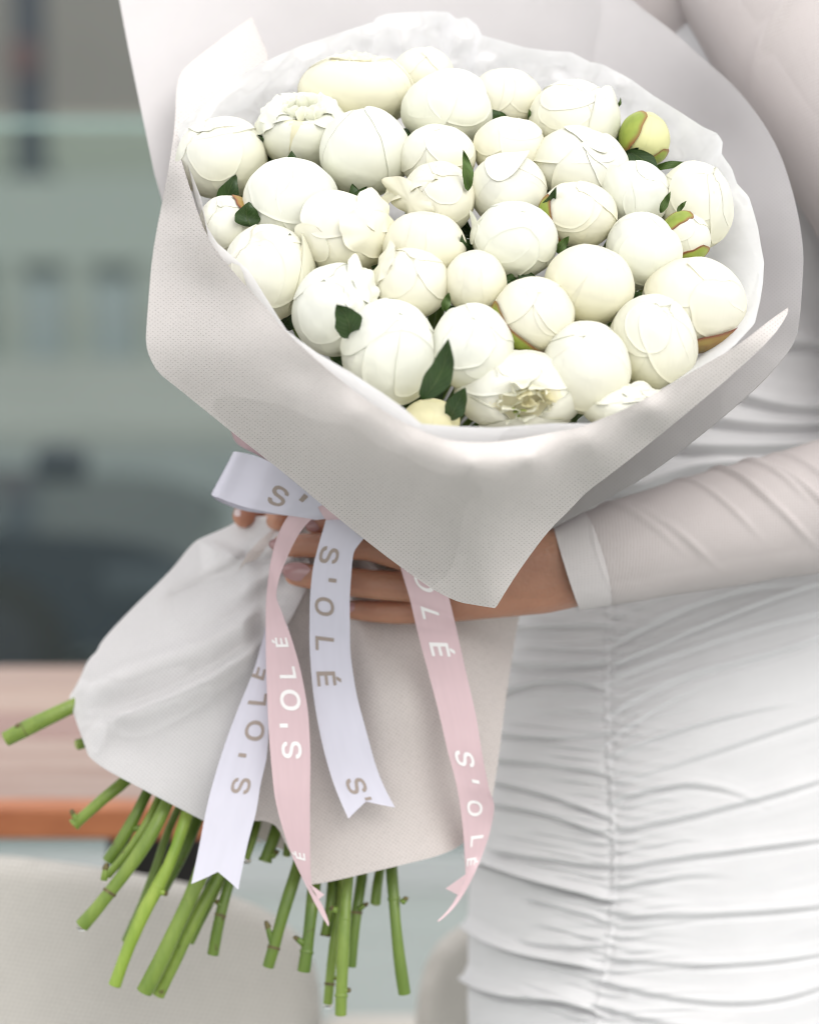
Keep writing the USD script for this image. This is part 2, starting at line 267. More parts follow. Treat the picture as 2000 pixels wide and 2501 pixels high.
g = tmpart(None, 'pavement', box(-60, 60, 13.6, 15.2, ZS - .1, ZS + .12), M_pave); tag(g.prim, 'pale near kerb strip beside the parked car', None, kind='structure')
terr = thing('terrace_floor', None, None, (0, 0, 0), kind='structure')
tmpart(terr, 'slab', box(-12, 12, -6, 5.15, -.4, -.012), simple('tile_joint', (.22, .23, .22), .8))
for i in range(-3, 4):
    for j in range(0, 6):
        tmpart(terr, 'tile', box(i * .9 - .447, i * .9 + .447, j * .9 - .2, j * .9 + .694, -.03, 0), M_tile, smooth=False)

fac = thing('building', 'olive grey plastered building facade behind the dark post', 'building', (0, 27, ZS))
tmpart(fac, 'wall', box(-30, 30, 27, 33, ZS, 9), noisy('facade_plaster', (.155, .158, .144), (.17, .173, .158), .8, .9))
tmpart(fac, 'plinth', box(-30, 30, 26.9, 27.02, ZS, .9), simple('plinth_stone', (.30, .32, .27), .9))
for x in np.arange(-28, 29, 4.0):
    w = tmpart(fac, 'window', box(x - .7, x + .7, 26.96, 27.04, 3.2, 5.2), simple(f'dark_glass_{int(x)+40}', (.05, .06, .07), .1))
    tmpart(fac, 'cornice', box(x - 1.99, x + 1.99, 26.85, 27.0, 6.2, 6.45), M_pave)
def zat(ty, D): return float(P(0, ty, D - D0)[2])
lw = thing('boundary_wall', 'low pale green street wall with piers and blue grey panels seen through the glass', 'wall', (0, 24, ZS))
zt = zat(432, 24.3); zm = zat(640, 24.3)
tmpart(lw, 'coping', box(-20, 20, 24.35, 24.95, zm, zt), simple('pale_green_render', (.285, .305, .28), .9))
tmpart(lw, 'panel_wall', box(-20, 20, 24.5, 24.8, ZS, zm), simple('wall_back', (.245, .27, .262), .9))
xs = lambda tx: (tx - 1000) * S * 24.3
k = 0
for tx in (-640, -420, -195, 20, 190, 365, 560, 760, 980, 1200, 1420, 1640):
    tmpart(lw, 'pier', box(xs(tx) - .11, xs(tx) + .11, 24.36, 24.5, ZS + .1, zm - .004), simple(f'pier_{k}', (.275, .29, .262), .9)); k += 1
for a, b in ((-400, -210), (40, 175), (215, 335), (395, 540), (590, 740), (790, 960), (1000, 1180)):
    tmpart(lw, 'panel', box(xs(a), xs(b), 24.44, 24.52, zat(900, 24.3), zat(690, 24.3)), simple(f'panel_{k}', (.265, .295, .30), .6)); k += 1
post = thing('street_post', 'dark steel post standing on the far street wall', 'post', (xs(70), 24.6, zt))
tmpart(post, 'shaft', rbox((.27, .2, 3.6), (xs(72), 24.6, zt + 1.802), .02), simple('post_steel', (.035, .045, .055), .5))
tmpart(post, 'sign_disc', trimesh.creation.cylinder(.15, sections=24, segment=[[xs(60), 24.44, zat(138, 24.3)], [xs(60), 24.49, zat(138, 24.3)]]), simple('faded_red', (.08, .055, .055), .6))
tmpart(post, 'base_plate', rbox((.42, .32, .05), (xs(72), 24.6, zt + .025), .01), simple('post_base', (.04, .05, .055), .5))

# glass railing
GY = 4.6
M_gl = usdkit.material(stage, LK + 'railing_glass', {'t': ('transparent_bsdf', {'color': (.80, .85, .845)}), 'g': ('glossy_bsdf', {'roughness': .02, 'color': (.9, 1., .97)}), 'f': ('fresnel', {'IOR': 1.3}), 'm': ('mix_closure', {})},
    [('f.fac', 'm.fac'), ('t.BSDF', 'm.closure1'), ('g.BSDF', 'm.closure2')], surface='m.closure')
rail = thing('glass_railing', 'frameless greenish glass railing at the terrace edge', 'railing', (0, GY, 0))
zr = zat(312, GY + .02)
sx = (805 - 1000) * S * GY
for k in range(-2, 3):
    x0 = sx + k * 1.25
    tmpart(rail, 'glass_panel', box(x0 + .006, x0 + 1.244, GY, GY + .012, .06, zr), M_gl, smooth=False)
    tmpart(rail, 'top_edge', box(x0 + .006, x0 + 1.244, GY - .002, GY + .014, zr + .002, zr + .014), simple(f'glass_edge_{k+2}', (.25, .36, .33), .2), smooth=False)
    tmpart(rail, 'clamp', box(x0 - .012, x0 + .004, GY - .02, GY + .03, 0, .95), simple(f'clamp_steel_{k+2}', (.17, .23, .25), .35))
tmpart(rail, 'base_channel', box(-3, 3.2, GY - .03, GY + .045, 0.001, .058), simple('channel', (.35, .37, .37), .4))

# parked car
CY = 10.9
cx1 = (500 - 1000) * S * CY
car = thing('parked_car', 'dark navy parked car blurred behind the glass railing', 'car', (cx1 - 2, CY, ZS))
def cz(ty): return zat(ty, CY)
zb = cz(1315) - ZS
prof = [(0, .28), (0, .60), (.06, zb * .86), (.30, zb * .98), (.75, zb), (1.45, zb + .03), (2.0, zb + .48), (3.4, zb + .5), (4.1, zb + .08), (4.3, zb - .1), (4.35, .5), (4.3, .28)]
pg = Polygon([(cx1 - x, z) for x, z in smoothpoly(prof, it=2)])
M_nav = simple('navy_paint', (.012, .017, .025), .25, coat_weight=1.0)
def carslice(poly, w, y):
    m = trimesh.creation.extrude_polygon(poly, w, engine='earcut'); v = m.vertices.copy(); m.vertices = np.stack([v[:, 0], y + v[:, 2], v[:, 1] + ZS], 1); m.invert(); return m
tmpart(car, 'body', carslice(pg, 1.7, CY), M_nav)
tmpart(car, 'side_window', carslice(Polygon([(cx1 - 1.6, zb + .08), (cx1 - 2.05, zb + .42), (cx1 - 3.3, zb + .44), (cx1 - 3.8, zb + .1)]), .02, CY - .012), simple('car_glass', (.02, .025, .03), .08))
for x in (.85, 3.45):
    w = tmpart(car, 'wheel', trimesh.creation.cylinder(.32, sections=32, segment=[[cx1 - x, CY - .03, ZS + .32], [cx1 - x, CY + .2, ZS + .32]]), simple(f'tyre_{int(x*10)}', (.02, .02, .02), .8))
    tmpart(w, 'rim', trimesh.creation.cylinder(.2, sections=24, segment=[[cx1 - x, CY - .045, ZS + .32], [cx1 - x, CY - .028, ZS + .32]]), simple(f'rim_{int(x*10)}', (.03, .03, .035), .4))
tmpart(car, 'headlight', rbox((.3, .06, .12), (cx1 - .25, CY + .01, ZS + zb * .75), .02), simple('lamp_glass', (.05, .06, .07), .2))
tmpart(car, 'wing_mirror', rbox((.2, .14, .14), ((150 - 1000) * S * CY, CY - .08, cz(1130)), .04), M_nav)

# cafe table
TZ = .75
tn, tf = float(onz(700, 1975, TZ)[1]), float(onz(100, 1626, TZ)[1])
tx1 = float(onz(700, 1975, TZ)[0])
tab = thing('cafe_table', 'reddish wooden table top on a black leg behind the stems', 'table', (tx1 - .6, (tn + tf) / 2, 0))
nb = 5
for i in range(nb):
    y0 = tn + .032 + (tf - tn - .032) * i / nb; y1 = tn + .032 + (tf - tn - .032) * (i + 1) / nb
    mt_ = noisy(f'wood_board_{i}', [(.27, .16, .125), (.31, .20, .165), (.24, .13, .11), (.33, .215, .17), (.29, .185, .15)][i], [(.38, .29, .25), (.40, .31, .265), (.33, .22, .195), (.41, .32, .27), (.36, .275, .235)][i], 9, .42, .1, stretch=(.8, 5, 2), specular_ior_level=.5)
    tmpart(tab, 'board', rbox((1.3, y1 - y0 - .002, .024), (tx1 - .65, (y0 + y1) / 2, TZ - .012), .003), mt_)
tmpart(tab, 'front_edge', rbox((1.304, .03, .026), (tx1 - .65, tn + .016, TZ - .0125), .004), noisy('wood_edge', (.32, .10, .04), (.52, .20, .085), 16, .5, stretch=(.6, 3, 3)))
lx = float(onz(330, 2045, TZ)[0])
tmpart(tab, 'leg', rbox((.078, .078, TZ - .03), (lx, tn + .12, (TZ - .032) / 2 + .001), .006), M_black)
tmpart(tab, 'foot_plate', rbox((.5, .45, .02), (lx, tn + .14, .012), .006), M_black)

# chairs
def pillow(poly, d0, tk, w, step=26, seed=3, bend=None):
    p, t, nbd = flat_tri(poly, step, seed)
    dist = shapely.distance(shapely.points(p), Polygon(poly).exterior); q = np.clip(dist / w, 0, 1)
    th = tk * np.sqrt(np.clip(1 - (1 - q) ** 2, 0, 1)); th[:nbd] = 0
    dd = d0 + (bend(p[:, 0], p[:, 1]) if bend else 0)
    a = P(p[:, 0], p[:, 1], dd - th); b = P(p[:, 0], p[:, 1], dd + th)
    n = len(a); idx = np.r_[np.arange(nbd), np.arange(nbd, n) + n - nbd]
    return np.vstack([a, b[nbd:]]), np.vstack([t, idx[t][:, ::-1]]), np.vstack([p, p[nbd:]]) / 100
def chair(label, outline, d0, tk, seat_c, bend=None):
    c = thing('cafe_chair', label, 'chair', (seat_c[0], seat_c[1], 0))
    v, f, uv = pillow(outline, d0, tk, 60, bend=bend); part(c, 'backrest', v, f, M_chair, uv)
    tmpart(c, 'seat', rbox((.5, .48, .08), (seat_c[0], seat_c[1], .43), .03), M_chair)
    for sx_ in (-.2, .2):
        for sy_ in (-.2, .2):
            v, f = tube([[seat_c[0] + sx_ * 1.15, seat_c[1] + sy_ * 1.1, .002], [seat_c[0] + sx_, seat_c[1] + sy_, .4]], [.012, .016]); part(c, 'leg', v, f, M_black)
    return c
out1 = smoothpoly([(-700, 2180), (-300, 2092), (0, 2086), (200, 2112), (430, 2150), (560, 2185), (660, 2225), (735, 2285), (772, 2360), (785, 2460), (790, 2700), (770, 3050), (700, 3150), (-300, 3200), (-700, 3100)])
c1 = P(100, 2600, .45); chair('pale grey upholstered chair back in front of the wooden table', out1, .37, .022, (c1[0], c1[1] + .18), bend=lambda x, y: .00000012 * (x - 50) ** 2)
out2 = smoothpoly([(1008, 3000), (1010, 2600), (1018, 2420), (1050, 2320), (1110, 2265), (1200, 2235), (1500, 2200), (1900, 2260), (1990, 2400), (2000, 3000)])
c2 = P(1500, 2600, .62); chair('grey upholstered chair half hidden behind the white dress', out2, .52, .022, (c2[0], c2[1] + .18))

# ------------------------------------------------------------------ wrapping papers
def dd(ty): return -.06 + (560 - np.asarray(ty, float)) * .0002025
rg = np.random.default_rng(7)
# back sheet
bp = smoothpoly([(396, 512), (345, 270), (312, 110), (288, -20), (268, -110), (600, -190), (1300, -140), (1500, -40), (1565, 18), (1640, 72), (1705, 132), (1800, 215), (1868, 305), (1905, 375), (1932, 455), (1952, 540), (1962, 620), (1958, 700),
                 (1953, 770), (1944, 832), (1905, 885), (1850, 945), (1750, 1032), (1600, 1150), (1470, 1225), (1345, 1292), (1250, 1340), (800, 1260), (560, 900)], keep=[(288, -20)], it=2)
bc = [(396, 512, .055), (345, 270, .075), (288, -20, .095), (268, -110, .10), (600, -190, .125), (1300, -140, .13), (1565, 18, .10), (1705, 132, .075), (1868, 305, .035), (1932, 455, .0), (1962, 620, -.03), (1953, 770, -.055), (1944, 832, -.06),
      (1850, 945, -.055), (1600, 1150, -.02), (1345, 1292, .035), (800, 1260, .12), (560, 900, .09), (900, 0, .135), (1300, 60, .135), (700, 250, .13), (1200, 600, .15), (1600, 300, .115), (1780, 500, .07), (1850, 700, .025), (1700, 900, .03), (1400, 1000, .11), (1780, 330, .085)]
v, f, uv = sheet(bp, bc, 16, extra=lambda x, y: .003 * (fbm(np.stack([x, y, 0 * x], -1) / 260, 2, 4) - .5))
th = thing('wrapping_paper', 'tall white paper sheet standing up behind the whole bouquet', 'paper', P(1100, 1000, .1)); part(th, 'back_sheet', v, f, M_back, uv)

# tissue
rim = [(432, 320), (459, 400), (490, 480), (506, 553), (530, 592), (610, 662), (655, 735), (700, 806), (775, 862), (858, 910), (930, 957), (988, 998), (1029, 1035), (1120, 1041), (1210, 1044), (1350, 1033), (1440, 1034), (1600, 972), (1720, 902), (1795, 842),
       (1843, 790), (1856, 735), (1863, 690), (1866, 640), (1858, 598), (1851, 555), (1840, 515), (1828, 478), (1800, 448), (1787, 410), (1762, 375), (1765, 345), (1752, 325), (1715, 308), (1660, 272), (1595, 232), (1540, 192), (1470, 155), (1440, 150), (1395, 126), (1335, 122), (1280, 114), (1225, 98), (1176, 84),
       (1165, 60), (1140, 40), (1115, 45), (1095, 28), (1050, 26), (1000, 28), (945, 32), (920, 40), (912, 52), (850, 72), (790, 92), (735, 110), (690, 130), (640, 152), (575, 190), (520, 232), (480, 268), (445, 298)]
n = 420
rc = polyline(rim, .5); rc = rc[np.linspace(0, len(rc) - 1, n + 1).astype(int)[:-1]]
rd = dd(rc[:, 1]) - .002 - .032 * sm(330, 560, rc[:, 1]) * sm(1500, 900, rc[:, 0]) - .022 * sm(600, 950, rc[:, 1]) + .012 * sm(400, 100, rc[:, 1])
ang = np.arctan2(rc[:, 1] - 560, rc[:, 0] - 1130)
bx, by = 880 + 110 * np.cos(ang), 1235 + 30 * np.sin(ang)
m = 110; tt = np.linspace(0, 1, m) ** .7; wf = np.where(rc[:, 0] < 1250, sm(310, 370, rc[:, 1]) * (rc[:, 1] > 300), sm(620, 860, rc[:, 1]))[None]
X = bx + (rc[:, 0] - bx) * tt[:, None] ** .85; Y = by + (rc[:, 1] - by) * tt[:, None] ** .95; pu = 17 * np.sin(np.pi * np.clip((1 - tt[:, None]) / .4, 0, 1)) * np.where(rc[:, 0] < 1250, wf, 0); X = X + pu * np.cos(ang); Y = Y + pu * np.sin(ang)
Dp = .085 + (rd - .085) * (tt[:, None] ** 1.35 * (1 - wf) + (1 - (1 - tt[:, None]) ** 1.7) * wf)
# bowl: back walls swell away from the flowers; crumples
Dp = Dp + .03 * np.sin(np.pi * tt[:, None]) * sm(100, -300, rc[:, 1] - 560)
q = np.stack([X, Y, 0 * X], -1)
crum = np.zeros_like(X); rc_ = np.random.default_rng(44)
for k in range(14):      # flat facets meeting at sharp creases
    a_ = rc_.uniform(0, math.pi); lam = rc_.uniform(60, 210); ph = (X * math.cos(a_) + Y * math.sin(a_)) / lam + rc_.uniform(0, 1) + .5 * fbm(q / 420, 2, 60 + k)
    mk = sm(.42, .58, fbm(q / 150 + k * 9.1, 2, 80 + k))
    crum += mk * lam * PX * .13 * (np.abs(2 * (ph % 1) - 1) - .5)
crum = crum + .003 * (fbm(q / 160, 2, 12) - .5)
Dp = Dp + crum * (.3 + .7 * sm(700, 300, Y)) * (.15 + .85 * sm(1.0, .965, tt[:, None])) * (1 - .7 * wf)
v = P(X, Y, Dp).reshape(-1, 3); f = grid_faces(m, n, True)[:, ::-1]
th = thing('tissue_paper', 'crumpled white tissue lining around the peony heads', 'paper', P(900, 1235, .09)); part(th, 'lining', v, f, M_tissue, np.stack([X.ravel(), Y.ravel()], 1) / 100)

# front sheet
inner = [(445, 400), (470, 482), (503, 577), (550, 642), (600, 698), (650, 752), (698, 813), (780, 886), (858, 951), (950, 1014), (1025, 1050), (1070, 1068), (1118, 1079), (1200, 1081), (1270, 1072), (1336, 1058), (1420, 1044), (1500, 1013), (1600, 961), (1720, 891), (1800, 846), (1880, 781), (1925, 750)]
fp = [(615, 40), (640, 100), (656, 132), (652, 200), (560, 265), (450, 335), (436, 362)] + inner + [(1924, 768), (1885, 825), (1800, 905), (1700, 990), (1600, 1072), (1500, 1152), (1430, 1203), (1392, 1245), (1342, 1293), (1290, 1362), (1250, 1420), (1210, 1486), (1160, 1478), (1120, 1471), (1085, 1455), (1050, 1436),
      (960, 1372), (880, 1310), (790, 1236), (700, 1160), (560, 1050), (480, 985), (425, 940), (388, 912), (366, 875), (356, 840), (358, 790), (364, 720), (370, 640), (381, 570), (394, 505), (414, 400), (428, 300), (430, 225), (436, 188), (450, 164), (520, 108)]
fp = smoothpoly(fp, keep=[(615, 40), (1210, 1486), (1925, 750)], it=1)
fc = []
for x, y in inner: fc.append((x, y, float(dd(y)) - .007 - .032 * float(sm(330, 560, y) * sm(1500, 900, x)) - .022 * float(sm(600, 950, y))))
fc += [(615, 40, .085), (656, 132, .06), (560, 265, .035), (450, 335, .0), (520, 108, .075), (440, 175, .05), (430, 290, .022), (394, 505, .02), (370, 640, .008), (357, 830, -.015), (385, 908, -.02), (480, 985, -.035), (700, 1160, -.05), (880, 1310, -.045), (1050, 1436, -.06), (1210, 1486, -.07), (1342, 1293, -.075), (1430, 1203, -.09), (1600, 1072, -.12), (1800, 905, -.13), (1890, 820, -.125),
       (1150, 1135, -.222), (1000, 1095, -.214), (1300, 1118, -.212), (860, 1010, -.202), (1150, 1210, -.185), (1150, 1320, -.130), (950, 1210, -.140), (700, 960, -.146), (550, 860, -.104), (450, 760, -.058), (420, 560, -.028), (1450, 1090, -.180), (1600, 1000, -.17), (510, 700, -.082), (640, 800, -.144), (760, 900, -.172)]
v, f, uv = sheet(fp, fc, 11, smoothing=1e-7, extra=lambda x, y: .0035 * (fbm(np.stack([x, y, 0 * x], -1) / 210, 2, 5) - .5))
th = thing('wrapping_paper', 'pale perforated paper wrapped round the front of the bouquet with a pointed lower corner', 'paper', P(1100, 1200, -.1)); part(th, 'front_sheet', v, f, M_outer, uv)

# lower wrap: main panel, left panel, rear panel
def crease(x, y, pts, w, a):
    pts = np.asarray(pts, float); yy = np.interp(x, pts[:, 0], pts[:, 1]); t = (y - yy) / w
    fade = sm(pts[0, 0] - 5, pts[0, 0] + 50, x) * sm(pts[-1, 0] + 5, pts[-1, 0] - 50, x)
    return a * fade * np.where(t > 0, np.exp(-(t / 2.6) ** 2), np.exp(-(t * 1.5) ** 2))
lw_main = smoothpoly([(560, 1400), (600, 1600), (500, 2004), (600, 2006), (672, 2006), (700, 2070), (757, 2162), (805, 2155), (900, 2133), (1000, 2109), (1070, 2092), (1130, 2066), (1192, 1998), (1212, 1900), (1236, 1700), (1252, 1600), (1264, 1520), (1285, 1440), (1100, 1360), (800, 1280), (680, 1270)], keep=[(757, 2162)], it=2)
mc = [(560, 1400, .075), (600, 1600, .07), (500, 2004, .065), (672, 2006, .056), (757, 2162, .048), (1000, 2109, .042), (1130, 2066, .055), (1192, 1998, .07), (1236, 1700, .085), (1264, 1520, .088), (1285, 1440, .09), (1100, 1360, .08), (800, 1280, .066), (680, 1270, .07),
      (850, 1900, .044), (800, 1600, .058), (900, 1500, .062), (1000, 1700, .048), (1100, 1750, .053), (700, 1750, .057), (960, 1850, .045)]
def pleat(x, y):
    a, q_ = np.arctan2(x - 820, y - 1290), np.hypot(x - 820, y - 1290)
    return .0065 * np.sin(a * 15 + 1.3 * np.sin(a * 6)) * np.exp(-np.clip(q_ - 60, 0, None) / 260) * sm(0, 120, q_)
def mx_(x, y):
    s = .008 * np.sin((x - 600) / 95 + (y - 1400) / 500) * sm(2100, 1500, y)
    s = s + pleat(x, y)
    return s - .010 * np.exp(-(((x - 905) / 95) ** 2 + ((y - 1830) / 60) ** 2)) * 0 + .003 * (fbm(np.stack([x, y, 0 * x], -1) / 170, 2, 9) - .5)
v1 = sheet(lw_main, mc, 12, extra=mx_)
lw_left = smoothpoly([(700, 1262), (600, 1260), (560, 1285), (500, 1310), (470, 1325), (420, 1392), (330, 1478), (252, 1560), (235, 1592), (212, 1615), (195, 1660), (169, 1702), (180, 1745), (196, 1790), (215, 1845), (228, 1858), (256, 1880), (370, 1940), (498, 2006), (545, 1850), (600, 1730), (650, 1610), (730, 1480), (770, 1380)], keep=[(169, 1702), (215, 1845), (498, 2006), (235, 1592)], it=2)
lc = [(700, 1262, .075), (560, 1285, .10), (470, 1325, .118), (330, 1478, .125), (235, 1592, .12), (169, 1702, .11), (215, 1845, .075), (370, 1940, .05), (498, 2006, .05), (545, 1850, .046), (600, 1730, .05), (650, 1610, .055), (730, 1480, .06), (770, 1380, .062), (400, 1800, .052), (450, 1600, .055), (350, 1700, .06), (560, 1450, .066), (300, 1780, .068), (270, 1650, .078)]
def lx_(x, y):
    a = crease(x, y, [(169, 1702), (232, 1662), (300, 1632), (400, 1600), (520, 1560), (640, 1492)], 26, -.016)
    a += crease(x, y, [(210, 1800), (290, 1750), (420, 1700), (520, 1650), (660, 1560)], 22, -.012)
    a += crease(x, y, [(480, 1322), (540, 1345), (600, 1375), (640, 1385)], 24, -.010)
    a += crease(x, y, [(380, 1480), (460, 1440), (560, 1390), (640, 1330)], 26, .008)
    a += crease(x, y, [(200, 1745), (250, 1742), (330, 1740)], 8, -.0025)
    return a + .8 * pleat(x, y) + .003 * (fbm(np.stack([x, y, 0 * x], -1) / 190, 2, 19) - .5)
v2 = sheet(lw_left, lc, 7, extra=lx_)
lw_back = smoothpoly([(690, 1290), (520, 1330), (300, 1540), (215, 1650), (225, 1800), (300, 1870), (520, 1985), (760, 2120), (1000, 2080), (1150, 2000), (1225, 1600), (1240, 1450), (1000, 1380)], it=2)
v3 = sheet(lw_back, [(690, 1290, .125), (300, 1540, .165), (225, 1800, .14), (520, 1985, .13), (760, 2120, .13), (1000, 2080, .125), (1150, 2000, .11), (1240, 1450, .115), (800, 1700, .145)], 22)
th = thing('wrapping_paper', 'lower skirt of woven white paper flaring round the green stems', 'paper', P(850, 1700, .08))
part(th, 'main_panel', v1[0], v1[1], M_lower, v1[2]); part(th, 'folded_panel', v2[0], v2[1], M_folded, v2[2]); part(th, 'rear_panel', v3[0], v3[1], M_lower, v3[2])

# ------------------------------------------------------------------ ribbons
class Strip:
    def __init__(s, pairs):
        a = np.asarray([(p[0], p[1], p[4], p[2], p[3], p[4] + (p[5] if len(p) > 5 else 0)) for p in pairs], float)
        Lp, Rp = P(a[:, 0], a[:, 1], a[:, 2]), P(a[:, 3], a[:, 4], a[:, 5]); s.cpx = (a[:, [0, 1]] + a[:, [3, 4]]) / 2
        m = (Lp + Rp) / 2; s.t = np.r_[0, np.cumsum(np.linalg.norm(np.diff(m, axis=0), axis=1))]; s.len = s.t[-1]
        from scipy.interpolate import PchipInterpolator as PI
        s.L, s.R = PI(s.t, Lp), PI(s.t, Rp)
    def at(s, u, v): v = np.asarray(v)[..., None]; u = np.asarray(u)[..., None]; return s.L(v[..., 0]) * (1 - u) + s.R(v[..., 0]) * u
    def nrm(s, u, v):
        e = 1e-4; n = np.cross(s.at(u + e, v) - s.at(u - e, v), s.at(u, np.clip(v + 4e-4, 0, s.len)) - s.at(u, np.clip(v - 4e-4, 0, s.len)))
        n = unit(n); sg = np.sign((n * B).sum(-1, keepdims=True)); sg[sg == 0] = 1; return n * sg
    def mesh(s, notch=0.0, nu=9, wave=0.0, seed=0):
        nv = max(20, int(s.len / .0018)); uu = np.linspace(0, 1, nu)
        ve = s.len - notch * (1 - np.abs(2 * uu - 1)); V = np.linspace(0, 1, nv)[:, None] * ve; Uu = np.broadcast_to(uu, V.shape)
        p = s.at(Uu, V); nn = s.nrm(Uu, V)
        if wave: p = p + nn * (wave * (fbm(np.stack([V * 60, Uu * .8, 0 * V], -1), 2, seed) - .5))[..., None]
        a = p.reshape(-1, 3); b = (p - nn * .00025).reshape(-1, 3); k = len(a); f = grid_faces(nv, nu)
        idx = np.arange(k).reshape(nv, nu); bd = np.r_[idx[0], idx[1:, -1], idx[-1, -2::-1], idx[-2:0:-1, 0]]; b2 = np.roll(bd, -1)
        fs = np.vstack([f[:, ::-1], f + k, np.stack([bd, b2, b2 + k, bd + k], 1)])
        uv = np.stack([Uu * s.len, V], -1).reshape(-1, 2) / PX / 100
        return np.vstack([a, b]), fs, np.vstack([uv, uv])
    def vat(s, x, y):
        vv = np.linspace(0, s.len, 400); c = s.at(np.full(400, .5), vv); q = c - C; z = q @ F
        px = 1000 + (q @ R) / z / S; py = 1250.5 - (q @ U) / z / S; i = np.argmin((px - x) ** 2 + (py - y) ** 2)
        e0, e1 = s.at(np.array([0., 1.]), np.array([vv[i]] * 2)); q = np.stack([e0, e1]) - C; z = q @ F; ex = 1000 + (q @ R) / z / S; ey = 1250.5 - (q @ U) / z / S
        w = np.array([ex[1] - ex[0], ey[1] - ey[0]]); u = ((x - ex[0]) * w[0] + (y - ey[0]) * w[1]) / (w @ w)
        return vv[i], u
    def letter(s, ch, x, y, h, mode, wide=1.2):
        m = meshkit.text_mesh(ch, 1.0, .1, bold=True); v = np.asarray(m.vertices); m2 = trimesh.Trimesh(v, m.faces, process=False)
        vv, ff = trimesh.remesh.subdivide_to_size(v, m.faces, .35); c = (vv.min(0) + vv.max(0)) / 2
        if ch in "'’": c[1] -= .0
        if ch == 'É': c[1] = .5
        a = (vv[:, 0] - c[0]) * wide * h * PX; b = (vv[:, 1] - c[1]) * h * PX
        v0, u0 = s.vat(x, y); w = np.linalg.norm(s.at(1., np.array(v0)) - s.at(0., np.array(v0)))
        sa, sb = {'down': (1, 1), 'up': (-1, -1), 'across': (1, -1)}[mode]
        V = np.clip(v0 + sa * a, 0, s.len); Uu = u0 + sb * b / w
        ok = (Uu > .01) & (Uu < .99)
        p = s.at(np.clip(Uu, .01, .99), V); n = s.nrm(np.clip(Uu, .02, .98), V)
        return p + n * (.00018 + .0014 * vv[:, 2:3] * .6), ff[:, :]
def ribbon(th, name, pairs, mat, letters=(), lmat=None, notch=0., wave=.0008, extra=None, seed=0, nu=9):
    st = Strip(pairs); v, f, uv = st.mesh(notch, nu, 0 if letters else wave, seed)
    if extra is not None:
        e = Pl(extra); k = len(v); v = np.vstack([v, e]); f = np.vstack([f, [[k, k + 1, k + 2, k + 2]]]); uv = np.vstack([uv, np.asarray(extra)[:, :2] / 100])
    o = part(th, name, v, f, mat, uv)
    for (ch, x, y, h, mode) in letters:
        lv, lf = st.letter(ch, x, y, h, mode); part(o, 'printed_letter', lv, lf, lmat, smooth=False)
    return st
wr = thing('satin_ribbon', 'white satin ribbon with taupe lettering tied in a bow round the wrap', 'ribbon', P(810, 1250, .02))
ribbon(wr, 'loop', [(571, 1104, 517, 1206, .022), (585, 1104, 532, 1215, .010), (610, 1109, 560, 1226, .008), (671, 1133, 622, 1244, .000), (730, 1175, 682, 1256, .0), (790, 1226, 725, 1262, .004), (835, 1262, 775, 1270, .012)], M_white,
       [('S', 680, 1212, 46, 'across'), ("'", 738, 1214, 46, 'across')], M_taupe)
ribbon(wr, 'loop', [(571, 1104, 517, 1206, .0222), (582, 1106, 527, 1219, .030), (600, 1112, 552, 1232, .036), (660, 1140, 610, 1250, .040), (720, 1185, 690, 1258, .040), (800, 1240, 770, 1270, .034)], M_white)
ribbon(wr, 'tail', [(810, 1215, 915, 1285, .016), (795, 1272, 886, 1318, .010), (776, 1339, 863, 1354, .010), (764, 1390, 858, 1400, .012), (757, 1470, 854, 1485, .018), (756, 1561, 855, 1573, .026), (764, 1683, 867, 1676, .028), (783, 1798, 896, 1792, .026), (811, 1903, 924, 1888, .026), (851, 2000, 965, 1973, .022)], M_white,
       [('S', 804, 1356, 44, 'down'), ("'", 812, 1418, 44, 'down'), ('O', 792, 1484, 44, 'down'), ('L', 793, 1574, 44, 'down'), ('É', 797, 1660, 44, 'down'), ('S', 871, 1922, 44, 'down'), ("'", 899, 1950, 36, 'down')], M_taupe, notch=.0072)
ribbon(wr, 'tail', [(650, 1520, 705, 1530, .05), (625, 1620, 665, 1640, .038), (578, 1740, 658, 1745, .034), (547, 1825, 652, 1842, .032), (521, 1910, 636, 1918, .030), (506, 1967, 627, 1975, .028), (488, 2060, 605, 2062, .026), (467, 2160, 582, 2174, .024)], M_white,
       [('S', 588, 1921, 44, 'up'), ("'", 592, 1845, 44, 'up'), ('O', 622, 1786, 44, 'up'), ('L', 630, 1708, 40, 'up'), ('É', 628, 1645, 36, 'up')], M_taupe, notch=.0085)
pr_ = thing('satin_ribbon', 'pink satin ribbon with white lettering hanging in two twisted tails', 'ribbon', P(815, 1240, .02))
ribbon(pr_, 'loop', [(552, 1010, 640, 1030, .03), (562, 1046, 640, 1060, .028), (575, 1078, 660, 1085, .024), (626, 1110, 700, 1120, .022), (672, 1136, 740, 1150, .022), (760, 1210, 800, 1220, .022)], M_pink)
ribbon(pr_, 'knot', [(770, 1215, 850, 1190, .012), (780, 1245, 880, 1225, .004), (800, 1275, 880, 1268, .012)], M_pink)
